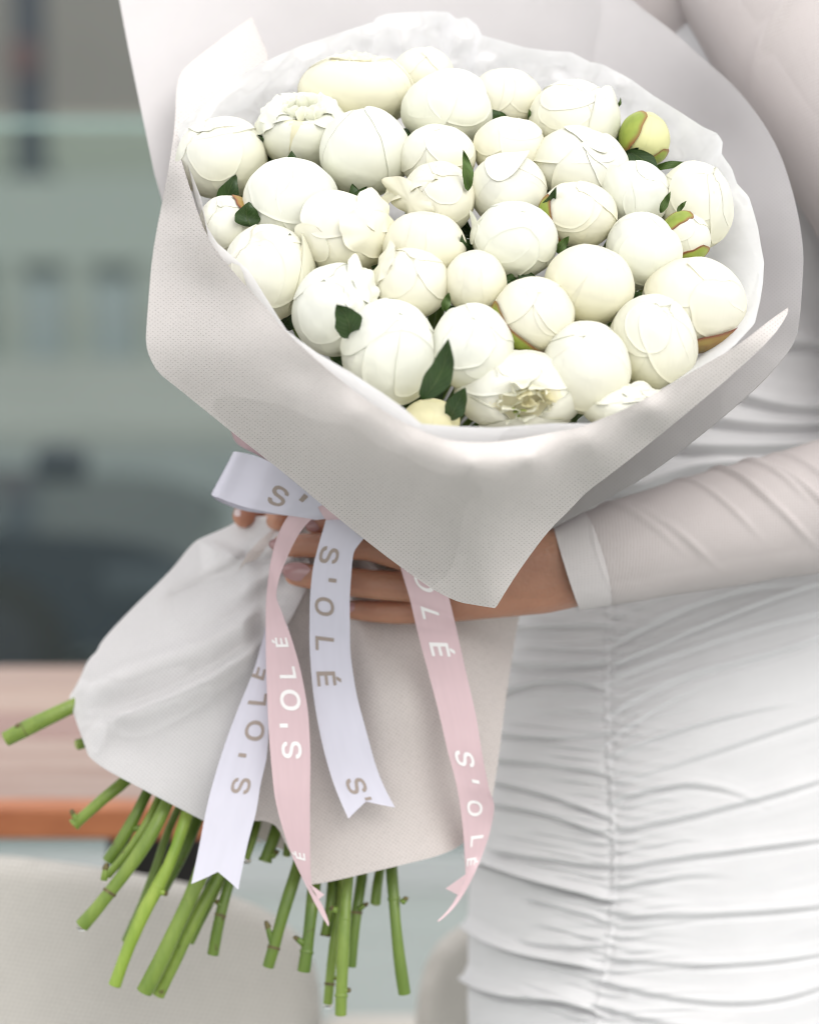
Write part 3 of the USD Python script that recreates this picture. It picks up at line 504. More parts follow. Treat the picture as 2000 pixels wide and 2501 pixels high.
ribbon(pr_, 'tail', [(850, 1236, 850, 1262, .010, .004), (806, 1236, 808, 1258, .006, .004), (760, 1233, 770, 1264, .004, .006), (715, 1250, 739, 1292, .006, .006), (686, 1290, 716, 1330, .012, .004), (668, 1340, 696, 1375, .018, .002), (658, 1390, 680, 1420, .025), (652, 1440, 675, 1455, .028), (649, 1490, 690, 1500, .028), (649, 1560, 712, 1560, .027, -.004), (651, 1660, 739, 1660, .023), (655, 1760, 754, 1760, .020), (662, 1860, 758, 1860, .018), (672, 1950, 757, 1950, .018), (689, 2020, 757, 2030, .020), (717, 2100, 758, 2112, .024), (748, 2165, 763, 2172, .028), (775, 2218, 785, 2207, .03), (802, 2264, 804, 2256, .03)], M_pink,
       [('S', 712, 1833, 46, 'up'), ("'", 693, 1773, 46, 'up'), ('O', 709, 1709, 46, 'up'), ('L', 702, 1640, 38, 'up'), ('É', 688, 1568, 30, 'up'), ('É', 733, 2092, 24, 'up')], M_wprint, extra=[(757, 2160, .026), (792, 2186, .034), (778, 2198, .03)])
ribbon(pr_, 'tail', [(965, 1340, 1060, 1385, .022), (985, 1410, 1090, 1440, .018), (1000, 1460, 1106, 1500, .018), (1020, 1545, 1118, 1552, .028), (1048, 1650, 1141, 1655, .030), (1072, 1742, 1163, 1752, .028), (1094, 1838, 1179, 1850, .028), (1113, 1910, 1194, 1925, .030, .004), (1124, 1970, 1207, 1972, .034, .010), (1131, 2030, 1199, 2022, .038, .012), (1135, 2090, 1180, 2084, .042, .008), (1137, 2135, 1162, 2128, .046), (1118, 2186, 1134, 2182, .046), (1095, 2222, 1105, 2222, .044), (1068, 2250, 1071, 2252, .04)], M_pink,
       [('O', 1035, 1422, 44, 'down'), ('L', 1051, 1506, 44, 'down'), ('É', 1074, 1588, 44, 'down'), ('S', 1135, 1855, 44, 'down'), ("'", 1162, 1906, 44, 'down'), ('O', 1159, 1974, 40, 'down'), ('L', 1163, 2054, 36, 'down'), ('É', 1150, 2105, 24, 'down')], M_wprint, extra=[(1140, 2134, .046), (1088, 2171, .036), (1120, 2188, .046)])

# ------------------------------------------------------------------ peonies
def disc_patch(c, up, alen, awid, seed, nr=10, npsi=40, jag=.10, notch=0.0):
    """directions of a petal-shaped patch of the unit sphere and its (rho, psi)"""
    c = unit(c); e1 = unit(np.asarray(up) - np.dot(up, c) * c); e2 = np.cross(c, e1)
    psi = np.linspace(0, 2 * np.pi, npsi, endpoint=False); rho = np.linspace(0, 1, nr + 1)[1:]
    g = 1 + jag * (2 * fbm(np.stack([np.cos(psi) * 1.6, np.sin(psi) * 1.6, 0 * psi + seed * 3.7], -1), 3, seed) - 1) - notch * np.exp(-(psi / .16) ** 2) - notch * np.exp(-((psi - 2 * np.pi) / .16) ** 2)
    a = np.outer(rho, alen * np.cos(psi) * g); b = np.outer(rho, awid * np.sin(psi) * g)
    al = np.sqrt(a * a + b * b) + 1e-9; t = (a[..., None] * e1 + b[..., None] * e2) / al[..., None]
    dirs = np.cos(al)[..., None] * c + np.sin(al)[..., None] * t
    dirs = np.vstack([c[None], dirs.reshape(-1, 3)]); R_ = np.r_[0, np.repeat(rho, npsi)]; Ps = np.r_[0, np.tile(psi, nr)]
    j = np.arange(npsi); j2 = (j + 1) % npsi
    f = [np.stack([0 * j, 1 + j2, 1 + j], 1)]
    q = grid_faces(nr, npsi, True) + 1; f += [q[:, [0, 2, 1]], q[:, [0, 3, 2]]]
    f = np.vstack(f)
    return dirs, R_, Ps, f, e1
ICO = trimesh.creation.icosphere(4)
class Bud:
    def __init__(s, i, cx, cy, rx, ry, label, mats=0, axis=None, npet=3, crater=None, lump=.06, depth=None, seed=None, dz=0., stem=None, tint=None):
        s.i = i; s.seed = seed or i * 7 + 3; s.rg = np.random.default_rng(s.seed)
        s.cx, s.cy = cx * 1.16, cy * 1.16; s.rx, s.ry = rx * 1.16 * PX * 1.025, ry * 1.16 * PX * 1.025
        rho2 = min(1, ((s.cx - 1140) / 680) ** 2 + ((s.cy - 570) / 470) ** 2)
        rz = (s.rx + s.ry) / 2; s.rz = rz
        s.d = float(dd(s.cy)) - .036 * (1 - rho2) + .008 + dz
        s.c = P(s.cx, s.cy, s.d); sc = (D0 + s.d) / D0; s.rx *= sc; s.ry *= sc
        ax = np.array([(s.cx - 1140) / 680 * .45, .70 - (s.cy - 570) / 470 * .12, .62]) if axis is None else np.array(axis, float)
        s.ax = unit(ax + s.rg.normal(0, .13, 3) * (axis is None)); s.crater = crater; s.lump = lump
        s.th = thing('peony', label, 'peony', s.c, 'white peonies packed together in the bouquet')
        s.mat = tint or M_pet[mats]; s.core = M_core
        top = crater is None and axis is None and tint is None and i not in (9, 23, 27, 28, 19, 21, 17)
        if top: s.crater = (s.ax, .34, .10); s.core = s.mat
        s.body(npet)
        if top: s.crown()
    def rad(s, d):
        r = 1 + s.lump * (2 * fbm(d * 1.3 + s.seed, 2, s.seed) - 1)
        h = d @ s.ax
        r = r + .022 * (2 * fbm(d * np.array([3.6, 2.2, 3.6]) + s.seed * 1.7, 3, s.seed + 5) - 1)
        r = r - .05 * sm(.82, 1.0, h) + .03 * np.exp(-((h - .1) / .5) ** 2)
        if s.crater is not None:
            cdir, ca, dep = s.crater; a = np.arccos(np.clip(d @ unit(cdir), -1, 1)); r = r - dep * sm(ca, ca * .55, a)
        return r
    def place(s, d, r): p = d * r[:, None]; return s.c + R * (p[:, :1] * s.rx) + U * (p[:, 1:2] * s.ry) + B * (p[:, 2:3] * s.rz)
    def body(s, npet):
        d = np.asarray(ICO.vertices); r = s.rad(d)
        part(s.th, 'inner_petals', s.place(d, r), ICO.faces, s.mat if s.crater is None else s.core, np.stack([0 * r, (d @ s.ax + 1) / 2], 1))
        up = s.ax; e = unit(np.cross(up, [0.2, .1, 1])); e2 = np.cross(up, e); a0 = s.rg.uniform(0, 6.28)
        for k in range(npet):
            az = a0 + k * 2.4 + s.rg.normal(0, .2); lat = s.rg.uniform(-.25, .25) if k < npet - 1 else s.rg.uniform(.0, .35)
            c = np.cos(lat) * (np.cos(az) * e + np.sin(az) * e2) + np.sin(lat) * up
            s.petal(c, up, s.rg.uniform(1.05, 1.35), s.rg.uniform(.85, 1.1), 1.002 + .006 * (k + 1), k, flare=s.rg.uniform(.0, .004), jag=.07)
    def crown(s):      # the outer petal tips closing over the top of the bud
        e = unit(np.cross(s.ax, [.3, .2, 1])); e2 = np.cross(s.ax, e); a0 = s.rg.uniform(0, 6.28)
        for k in range(3):
            az = a0 + k * 2.1 + s.rg.normal(0, .25); c = unit(s.ax * .75 + .75 * (np.cos(az) * e + np.sin(az) * e2))
            s.petal(c, s.ax, s.rg.uniform(.66, .86), s.rg.uniform(.62, .85), 1.036 + .018 * k, 40 + k, flare=.005, lift=s.rg.uniform(.0, .045), jag=.12, notch=.0)
    def petal(s, c, up, al, aw, base, k, flare=.01, lift=0., jag=.09, curl=0., mat=None, notch=.0, nr=10, npsi=44, name='petal', ruffle=0.):
        if name == 'petal' and 20 <= k < 30 and lift < .07 and s.crater is None:      # a long petal: its base runs on down the side of the bud
            cu = unit(c); t_ = unit(np.asarray(up, float) - np.dot(up, cu) * cu); sh = .45
            c, up, al, aw = cu * math.cos(sh) - t_ * math.sin(sh), t_ * math.cos(sh) + cu * math.sin(sh), al + sh, aw * 1.25
        d, rho, psi, f, e1 = disc_patch(c, up, al, aw, s.seed + 11 * k, nr, npsi, jag, notch)
        r0 = s.rad(d)
        tip = np.clip(rho * np.cos(psi), 0, 1)
        if name == 'petal': base = 1 + (base - 1) * .42
        r = r0 + (base - 1) + flare * rho ** 5 + lift * tip ** 2.2 - curl * np.clip(tip - .75, 0, 1) ** 2 * 6
        if ruffle: r = r + ruffle * rho ** 3 * np.sin(psi * 7 + 3 * fbm(np.stack([psi * 2, 0 * psi, 0 * psi + k], -1), 2, k))
        v = s.place(d, r); v2 = s.place(d, np.where(np.abs(r - r0) > .075, r - .016, np.minimum(r - .004, r0 - .004)))
        n = len(v); ed = np.arange(n - npsi, n); e2_ = np.roll(ed, -1)
        ff = np.vstack([f, f[:, ::-1] + n, np.stack([ed, ed + n, e2_ + n], 1), np.stack([ed, e2_ + n, e2_], 1)])
        uv = np.stack([rho, (d @ s.ax + 1) / 2], 1)
        return part(s.th, name, np.vstack([v, v2]), ff, mat or s.mat, np.vstack([uv, uv]))
    def sepal(s, c, up, al, aw, k, mat=None, lift=.02, base=1.08):
        return s.petal(c, up, al, aw, base, 50 + k, flare=.0, lift=lift, jag=.22, mat=mat or M_sepal, nr=6, npsi=30, name='sepal')
    def ruffles(s, n, c, ring, size, k0=100, mat=None, inner=.55):
        c = unit(c); e = unit(np.cross(c, [.1, 1, .3])); e2 = np.cross(c, e)
        for k in range(n):
            az = k * 2.39996 + s.rg.uniform(-.2, .2); rr = ring * math.sqrt((k + .5) / n)
            rad_ = np.cos(az) * e + np.sin(az) * e2; tan = np.cross(c, rad_)
            w = size * s.rg.uniform(.7, 1.2); h = size * s.rg.uniform(.8, 1.3)
            u, v = np.meshgrid(np.linspace(-1, 1, 15), np.linspace(0, 1, 7), indexing='xy')
            ph = s.rg.uniform(0, 6); wob = .26 * size * v * np.sin(u * s.rg.uniform(2.5, 4.5) + ph) + .06 * size * np.sin(u * 9 + ph * 2) * v ** 2
            base = c * (inner + .25 * (1 - rr / ring) * 0) + rad_ * rr
            wid = w * np.sqrt(np.clip(v * (1.25 - .55 * v) + .12, 0, 1)) * (1 - .2 * np.abs(u) ** 4)
            top = h * v * (1 - .18 * u ** 2 + .10 * np.sin(u * 11 + ph))
            p = base + tan * (u * wid)[..., None] + c * (top)[..., None] + rad_ * (wob + .25 * size * v ** 2 * s.rg.uniform(-.6, .7) + .22 * size * u ** 2)[..., None]
            p = p.reshape(-1, 3); pos = s.c + R * (p[:, :1] * s.rx) + U * (p[:, 1:2] * s.ry) + B * (p[:, 2:3] * s.rz)
            part(s.th, 'petal', pos, grid_faces(7, 15), mat or s.mat, np.stack([np.abs(u).ravel() * .9 , .35 + .4 * v.ravel()], 1))
    def leaf(s, b, t, w, db, dt, fold=.3, bend=0., mat=None, side=0.):
        """b, t: base and tip in picture units of 1724, w: width"""
        b, t = np.array(b) * 1.16, np.array(t) * 1.16; w = w * 1.16
        n_, m_ = 16, 9; vv, uu = np.meshgrid(np.linspace(0, 1, n_), np.linspace(-1, 1, m_), indexing='ij')
        ln = np.linalg.norm(t - b); ax = (t - b) / ln; pp = np.array([-ax[1], ax[0]])
        prof = np.sin(np.pi * np.clip(vv, 0, 1) ** .8) ** .8 * (1 - .25 * vv) * (1 + .05 * np.sin(vv * 17 + s.i))
        cx = b[0] + ax[0] * ln * vv + pp[0] * (uu * prof * w / 2 + bend * ln * np.sin(np.pi * vv)); cy = b[1] + ax[1] * ln * vv + pp[1] * (uu * prof * w / 2 + bend * ln * np.sin(np.pi * vv))
        d = s.d + db + (dt - db) * vv + (np.abs(uu) * -fold + side * uu) * prof * w / 2 * PX + .0012 * np.sin(vv * 9 + uu * 2 + s.i)
        v = P(cx, cy, d).reshape(-1, 3); v2 = P(cx, cy, d + .0006).reshape(-1, 3); k = len(v); f = grid_faces(n_, m_)
        idx = np.arange(k).reshape(n_, m_); bd = np.r_[idx[0], idx[1:, -1], idx[-1, -2::-1], idx[-2:0:-1, 0]]; b2 = np.roll(bd, -1)
        uv = np.stack([uu.ravel(), vv.ravel()], 1)
        part(s.th, 'leaf', np.vstack([v, v2]), np.vstack([f, f[:, ::-1] + k, np.stack([bd, bd + k, b2 + k, b2], 1)]), mat or M_leaf, np.vstack([uv, uv]))

BU = {}
def bud(i, *a, **k): BU[i] = Bud(i, *a, **k); return BU[i]
V = np.array
b = bud(1, 752, 192, 117, 79, 'widest flattened white peony at the top with a small opening on its crown', 1, axis=(.05, .93, .35), crater=((.05, .93, .36), .55, .16), npet=6, lump=.03)
b.ruffles(6, (.05, .93, .36), .30, .26, inner=.68); b.petal((-.15, .93, .1), (0, .2, 1), .5, .8, 1.04, 30, lift=.06)
b = bud(2, 890, 158, 61, 56, 'smaller cream peony at the very back behind the widest flower', 1, lump=.05)
b = bud(3, 943, 234, 90, 78, 'white peony with one large loose petal wrapping its left side, near the top centre', 2)
b.petal((-.55, .1, .75), (.35, .9, .2), 1.05, .75, 1.06, 20, flare=.03, lift=.05); b.petal((.25, .72, .5), (.3, .9, -.3), .6, .75, 1.05, 21, lift=.12)
b = bud(4, 1065, 208, 71, 62, 'cream peony with a vertical seam, right of the loose petalled flower at the top', 1)
b.petal((-.55, .2, .75), (0, 1, 0), .95, .55, 1.05, 20, flare=.02)
b = bud(5, 1205, 252, 90, 80, 'white peony with a broad petal peeling off its right side beside the green bud', 0)
b.petal((.82, -.15, .42), (.55, .7, .2), .95, .75, 1.12, 20, flare=.02, lift=.16, jag=.05); b.petal((-.1, .55, .75), (.9, .3, 0), .7, .5, 1.06, 21, lift=.05)
b.leaf((1120, 268), (1114, 228), 15, .0, -.012, mat=M_leaf2); b.leaf((1297, 226), (1306, 204), 8, .0, -.004, bend=.15, mat=M_leaf2)
b = bud(6, 1358, 292, 50, 55, 'small unopened bud half green and half pale yellow at the upper right', tint=M_grn, lump=.03, npet=3)
b.sepal((-.72, .38, .5), (.75, .5, -.2), .95, .75, 0, lift=.01, base=1.08); b.sepal((.35, -.85, .4), (.8, .2, .2), .7, .4, 1)
b.leaf((1322, 318), (1388, 388), 46, -.012, -.03, mat=M_leaf, bend=-.12); b.leaf((1372, 356), (1457, 344), 18, -.016, -.03, mat=M_leaf2, bend=-.05); b.leaf((1310, 335), (1345, 310), 22, -.004, -.016)
b = bud(7, 637, 276, 90, 80, 'half open white peony with ruffled petals showing at its crown, upper left', 2, axis=(-.02, .78, .62), crater=((.05, .74, .66), .82, .42), npet=5, lump=.05)
for k, (c_, lf) in enumerate((((.55, .5, .65), .10), ((-.5, .62, .6), .12), ((.1, .98, .1), .12), ((.75, .55, .2), .1), ((-.8, .4, .4), .08))): b.petal(c_, (.05, .74, .66), .55, .6, 1.05 + .012 * k, 20 + k, lift=lf, ruffle=.05, flare=.03)
b.ruffles(10, (.05, .74, .66), .44, .42, inner=.48)
b = bud(8, 468, 334, 94, 84, 'large white peony at the far left edge against the tissue', 0)
b.petal((-.05, .75, .6), (.9, .4, 0), .75, .45, 1.06, 20, lift=.03)
b.leaf((552, 300), (541, 283), 9, -.008, -.012, bend=.3); b.leaf((548, 350), (600, 340), 44, .01, .0)
b = bud(9, 768, 322, 90, 92, 'tall smooth egg shaped white peony in the upper middle left', 2, lump=.04)
b.petal((.65, .62, .35), (-.3, .9, 0), .75, .6, 1.07, 20)
b = bud(10, 922, 332, 77, 68, 'white peony partly covered, behind the one with curled petals', 0)
b = bud(11, 1073, 314, 74, 65, 'cream peony with a thin crease, left of the large rose patterned flower', 1)
b.petal((.3, .6, .7), (.8, .5, 0), .7, .5, 1.06, 20, lift=.04)
b.leaf((988, 345), (1004, 285), 22, .01, .0, mat=M_leaf2)
b = bud(12, 1220, 350, 95, 77, 'large white peony with rose like swirling petals on its right face', 0, axis=(.35, .45, .82), lump=.05)
for k, (c_, a_, w_) in enumerate((((.1, .5, .85), .7, .55), ((.55, .35, .75), .55, .5), ((.3, .1, .95), .6, .5), ((.42, .32, .85), .38, .36), ((.36, .42, .83), .24, .2))): b.petal(c_, (.4, .35, .85), a_, w_, 1.085 + .02 * k, 20 + k, lift=.04, flare=.02, jag=.12)
b = bud(13, 1463, 435, 75, 92, 'white peony at the far right with a small tear in its petals', 0)
b.petal((.7, .0, .7), (-.1, 1, 0), .95, .5, 1.06, 20, flare=.02)
b = bud(14, 1336, 408, 70, 68, 'white peony with two petals hanging open, below the green bud', 2)
b.petal((.35, -.3, .88), (.1, -1, .2), .75, .75, 1.09, 20, lift=.14, jag=.05); b.petal((-.6, -.2, .75), (-.35, .9, .25), .85, .6, 1.10, 21, lift=.22, jag=.05)
b.leaf((1390, 448), (1412, 402), 18, -.02, -.028, mat=M_leaf2)
b = bud(15, 613, 428, 95, 93, 'large white peony with crossing petal edges, left of the torn flower', 2)
b.petal((-.1, .25, .95), (-.8, .6, 0), .9, .75, 1.07, 20, flare=.02)
b = bud(16, 477, 476, 58, 62, 'small peony with a reddish sepal at the left edge beside a dark leaf', 0)
b.sepal((.72, .62, .35), (-.9, .3, .1), .55, .40, 0, mat=M_sepalr, base=1.085)
b.leaf((530, 478), (524, 424), 60, -.015, -.022, bend=-.15)
b = bud(17, 735, 497, 92, 80, 'loose ragged peony with crumpled tan veined petals in the left middle', 1, lump=.07)
b.petal((-.25, .62, .72), (-.55, .75, .4), .75, .85, 1.08, 20, lift=.30, curl=.03, jag=.1); b.petal((.55, .0, .85), (-.3, .2, .9), .75, .6, 1.1, 21, lift=.14, ruffle=.05, jag=.2); b.petal((-.75, -.25, .6), (-.9, .3, .3), .5, .4, 1.06, 22, lift=.22); b.petal((.6, .55, .55), (.5, .9, .3), .6, .5, 1.08, 23, lift=.25, ruffle=.04)
b = bud(18, 924, 418, 72, 76, 'cream peony with twisted curling petals on its left', 1)
b.petal((-.75, -.15, .6), (-.9, .1, .3), .8, .45, 1.10, 20, lift=.55, ruffle=.08); b.petal((-.8, .35, .5), (-1, .2, .2), .9, .3, 1.12, 21, lift=.75, ruffle=.07); b.petal((.1, .5, .85), (.2, -1, 0), .8, .6, 1.06, 22)
b = bud(19, 1070, 400, 77, 76, 'round white peony with one petal lifting like a hood over its top', 0, lump=.03)
b.petal((-.1, .86, .45), (.0, .9, .5), .55, .95, 1.08, 20, lift=.20, jag=.05)
b.leaf((985, 402), (975, 314), 26, -.02, -.03, mat=M_leaf2, bend=.05)
b = bud(20, 1215, 455, 78, 72, 'round white peony with a green and red sepal on its lower left edge', 1)
b.sepal((-.82, -.32, .48), (-.2, -.9, .1), .85, .34, 0, base=1.085); b.petal((-.3, .4, .85), (.3, -.9, 0), .85, .7, 1.07, 20, jag=.05)
b.leaf((1132, 450), (1171, 392), 24, -.004, -.02, bend=.1); b.leaf((1172, 532), (1198, 496), 22, -.02, -.026, mat=M_leaf2)
b = bud(21, 1350, 528, 72, 80, 'smooth white peony with a pointed petal tip sticking out to the right', 2, lump=.03)
b.petal((.3, -.25, .9), (.95, .1, .1), 1.05, .85, 1.07, 20, lift=.13, jag=.04); b.sepal((-.85, -.5, .2), (-.3, .9, 0), .35, .3, 0, mat=M_sepalr)
b = bud(22, 1443, 500, 50, 52, 'small peony bud capped by green sepals above and below at the right', 0)
b.sepal((-.52, .68, .55), (.9, .4, 0), .80, .48, 0, base=1.07); b.sepal((.35, -.78, .55), (.9, .0, 0), .7, .42, 1, base=1.07); b.leaf((1425, 445), (1445, 422), 12, -.012, -.018, mat=M_leaf2)
b = bud(23, 893, 520, 84, 74, 'smooth low cream peony in the centre of the bouquet', 1, lump=.03)
b = bud(24, 1083, 507, 86, 81, 'large white peony with folded pleats low on its face, right of centre', 2)
b.petal((-.1, -.45, .88), (.6, .8, 0), .8, .6, 1.075, 20, flare=.03)
b.leaf((1000, 530), (972, 492), 20, -.0, -.018, bend=-.25); b.petal((-.95, .25, .3), (-.8, .6, .3), .35, .22, 1.1, 23, lift=.35, curl=.1)
b = bud(25, 565, 574, 92, 97, 'large white peony with an oval shading patch, near the left rim', 0)
b.petal((.0, .1, 1.), (-.6, .7, 0), .95, .8, 1.07, 20, flare=.015); b.petal((.9, -.1, .4), (.4, .9, 0), .9, .4, 1.08, 21, lift=.12)
b.leaf((612, 512), (610, 490), 12, -.01, -.014, mat=M_leaf2); b.leaf((590, 690), (622, 655), 50, .012, .004)
b = bud(26, 866, 599, 76, 74, 'round white peony with a tan blemish low right, beside the small central bud', 1)
b.petal((-.8, .5, .35), (-.6, .8, .2), .6, .5, 1.10, 31, lift=.24, ruffle=.05, jag=.06); b.leaf((935, 655), (945, 615), 22, -.018, -.022, mat=M_leaf2)
b = bud(27, 1000, 595, 63, 67, 'small perfectly round cream bud in the centre right', 1, lump=.02, npet=3)
b.leaf((1060, 585), (1092, 600), 34, .004, .002)
b = bud(28, 1240, 600, 90, 84, 'large smooth cream peony without visible seams, right of centre', 1, lump=.03, npet=3)
b.leaf((1320, 640), (1352, 615), 34, .004, .0)
b = bud(29, 1460, 640, 105, 93, 'large white peony at the lower right rim with a brown sepal below', 1)
b.sepal((.12, -.90, .44), (-.8, -.3, 0), .75, .30, 0, mat=M_sepalr, base=1.10); b.petal((.55, .55, .6), (-.5, .8, .2), .8, .5, 1.06, 20, lift=.05, jag=.2)
b = bud(30, 709, 655, 87, 96, 'tall white peony with crinkled petals at its upper right, near the left rim', 2)
b.petal((.70, .60, .40), (.5, .9, .2), .6, .5, 1.09, 31, lift=.20, ruffle=.06, jag=.08); b.petal((.6, .3, .75), (.6, .7, .2), .5, .45, 1.08, 21, lift=.18, ruffle=.06)
b.leaf((795, 640), (797, 595), 20, .0, -.005)
b = bud(31, 1125, 665, 81, 79, 'round white peony cradled by a long green sepal at its lower left', 1)
b.sepal((-.66, -.62, .50), (.55, -.75, .1), 1.0, .36, 0, base=1.10); b.petal((.4, .3, .85), (-.5, .9, 0), .9, .5, 1.07, 20)
b.leaf((1120, 760), (1135, 738), 30, -.0, -.004, mat=M_leaf2)
b = bud(32, 821, 744, 96, 111, 'biggest white peony at the lower left with fine tan scratches and crossing folds', 2)
b.petal((.3, -.4, .85), (-.9, .5, 0), .9, .75, 1.075, 20, flare=.03, jag=.12); b.petal((.55, -.1, .8), (.2, .9, 0), .85, .45, 1.09, 21, flare=.02)
b.leaf((738, 712), (708, 640), 66, -.014, -.03, bend=.12, side=-.3); b.leaf((760, 790), (700, 752), 50, .012, .006)
b = bud(33, 993, 734, 82, 91, 'white peony with wrinkled centre folds behind the large dark leaf', 2)
b.petal((-.1, .1, 1), (.7, .5, 0), .7, .6, 1.08, 20, flare=.03, jag=.2); b.leaf((888, 842), (944, 712), 62, -.028, -.05, bend=.10, side=.25); b.leaf((945, 885), (980, 815), 48, -.02, -.032)
b = bud(34, 1234, 775, 88, 95, 'white peony with a horizontal petal ridge across its middle, lower right', 0)
b.petal((-.05, -.35, .95), (.1, 1, 0), .75, 1.0, 1.075, 20, flare=.035, lift=.03)
b = bud(35, 1374, 726, 88, 101, 'white peony with an S shaped fold down its face, at the lower right rim', 0)
b.petal((.35, -.1, .9), (-.6, .7, .2), 1.0, .55, 1.07, 20, flare=.03); b.petal((-.2, .35, .9), (.5, -.8, 0), .6, .5, 1.085, 21, flare=.02)
b.leaf((1420, 815), (1468, 768), 40, .006, -.004, mat=M_leaf2)
b = bud(36, 1095, 824, 128, 84, 'open peony at the front rim showing its pale yellow ruffled heart', 0, axis=(.02, .45, .9), crater=((.03, -.32, .95), .60, .20), npet=0, lump=.03, dz=.012)
for k in range(7):
    a_ = k * .9 + .3; c_ = unit(V((.03, -.32, .95)) * .55 + .95 * (np.cos(a_) * V((1, 0, 0)) + np.sin(a_) * V((0, .95, .32)))); b.petal(c_, V((.03, -.32, .95)), .62 + .12 * (k == 2), .75, 1.03 + .012 * k, 20 + k, lift=-.05 + .05 * (k % 3), flare=.02, jag=.16, ruffle=.012)
b.ruffles(12, (.05, -.30, .95), .48, .30, inner=.74); b.ruffles(6, (.22, -.25, .93), .24, .24, inner=.78, mat=M_core); b.ruffles(2, (-.08, -.50, .86), .06, .14, inner=.92, mat=M_sepal)
b.sepal((-.05, -.5, .85), (.3, .9, 0), .14, .16, 3, base=.95, mat=M_sepal)
b = bud(37, 907, 888, 58, 48, 'small pale yellow bud tucked against the front tissue rim', tint=M_ylw, dz=.004, lump=.02, npet=3)
b = bud(38, 1318, 858, 92, 46, 'partly hidden frilled white peony at the lower right edge of the wrap', 0, npet=3, dz=.004)
b.petal((-.3, .6, .7), (-.2, 1, .2), .6, .8, 1.07, 20, lift=.15, ruffle=.09, jag=.2); b.petal((.5, .6, .6), (.3, 1, .1), .6, .7, 1.07, 21, lift=.12, ruffle=.08, jag=.2)
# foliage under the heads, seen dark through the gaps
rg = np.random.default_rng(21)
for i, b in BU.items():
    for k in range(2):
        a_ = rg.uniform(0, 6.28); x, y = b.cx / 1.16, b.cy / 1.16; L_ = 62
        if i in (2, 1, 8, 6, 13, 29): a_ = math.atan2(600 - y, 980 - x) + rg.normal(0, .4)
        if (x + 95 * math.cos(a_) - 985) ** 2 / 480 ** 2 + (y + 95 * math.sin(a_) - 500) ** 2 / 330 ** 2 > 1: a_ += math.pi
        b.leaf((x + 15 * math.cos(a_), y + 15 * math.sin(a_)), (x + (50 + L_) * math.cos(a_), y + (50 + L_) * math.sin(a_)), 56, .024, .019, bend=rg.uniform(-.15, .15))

# stems: each one runs from its flower through the grip to its cut end
ST = [  # path below the wrap edge ... cut end (photo pixels), diameter, depth, tone, knobs (x, y, dx, dy)
    ([(250, 1688), (170, 1728), (14, 1806)], 44, .10, 1, [(46, 1786, -2, -14)]), ([(260, 1795), (215, 1812), (188, 1820)], 30, .10, 1, []),
    ([(345, 1870), (280, 1930), (182, 2014)], 33, .085, 1, [(190, 2008, -14, -24)]), ([(385, 1890), (340, 1980), (264, 2104)], 33, .078, 0, [(325, 2026, 20, -6)]),
    ([(440, 1900), (370, 2035), (200, 2262)], 38, .060, 1, [(254, 2150, 4, -32)]), ([(405, 1920), (355, 2020), (262, 2140)], 24, .072, 1, []),
    ([(475, 1940), (420, 2100), (345, 2245), (280, 2408)], 37, .056, 2, [(392, 2178, 14, 6)]), ([(425, 2000), (370, 2150), (306, 2300)], 25, .085, 0, [(318, 2270, 8, 4)]),
    ([(505, 1960), (445, 2085), (395, 2180)], 33, .090, 0, [(440, 2088, 4, 6)]), ([(545, 1990), (460, 2200), (352, 2424)], 44, .054, 1, []),
    ([(570, 2060), (480, 2240), (386, 2432)], 37, .064, 1, [(425, 2320, 10, 3)]), ([(545, 2140), (500, 2230), (464, 2303)], 24, .080, 1, []),
    ([(575, 2110), (550, 2190), (520, 2332)], 31, .070, 0, [(540, 2215, -10, -12)]), ([(640, 1980), (620, 2050), (602, 2098)], 20, .080, 1, []),
    ([(690, 1980), (668, 2050), (648, 2102)], 36, .076, 0, [(664, 2092, 12, -10)]), ([(712, 1990), (705, 2050), (700, 2090)], 24, .082, 1, []),
    ([(735, 2090), (700, 2210), (655, 2362)], 34, .062, 0, [(664, 2300, -12, -40)]), ([(768, 2140), (758, 2250), (742, 2373)], 36, .060, 0, [(742, 2306, -20, -14)]),
    ([(815, 2120), (808, 2200), (795, 2284)], 28, .074, 0, [(792, 2276, 4, 4)]), ([(838, 2130), (815, 2300), (801, 2452)], 28, .070, 1, [(808, 2385, 4, 2)]),
    ([(850, 2120), (838, 2300), (832, 2480)], 34, .056, 1, [(838, 2420, 15, 0), (822, 2225, -12, -6)]), ([(885, 2110), (870, 2230), (857, 2361)], 30, .076, 0, [(876, 2222, 18, -12)]),
    ([(930, 2100), (922, 2160), (917, 2208)], 29, .080, 1, []), ([(955, 2080), (966, 2250), (988, 2428)], 33, .062, 0, [(982, 2205, 4, -4)])]
ids = sorted(BU, key=lambda i: -BU[i].cx)
ends = sorted(range(len(ST)), key=lambda k: ST[k][0][-1][0])
pick = np.linspace(0, len(ids) - 1, len(ST)).round().astype(int)
assign = {ids[p_]: e for p_, e in zip(pick, ends)}
rg = np.random.default_rng(5)
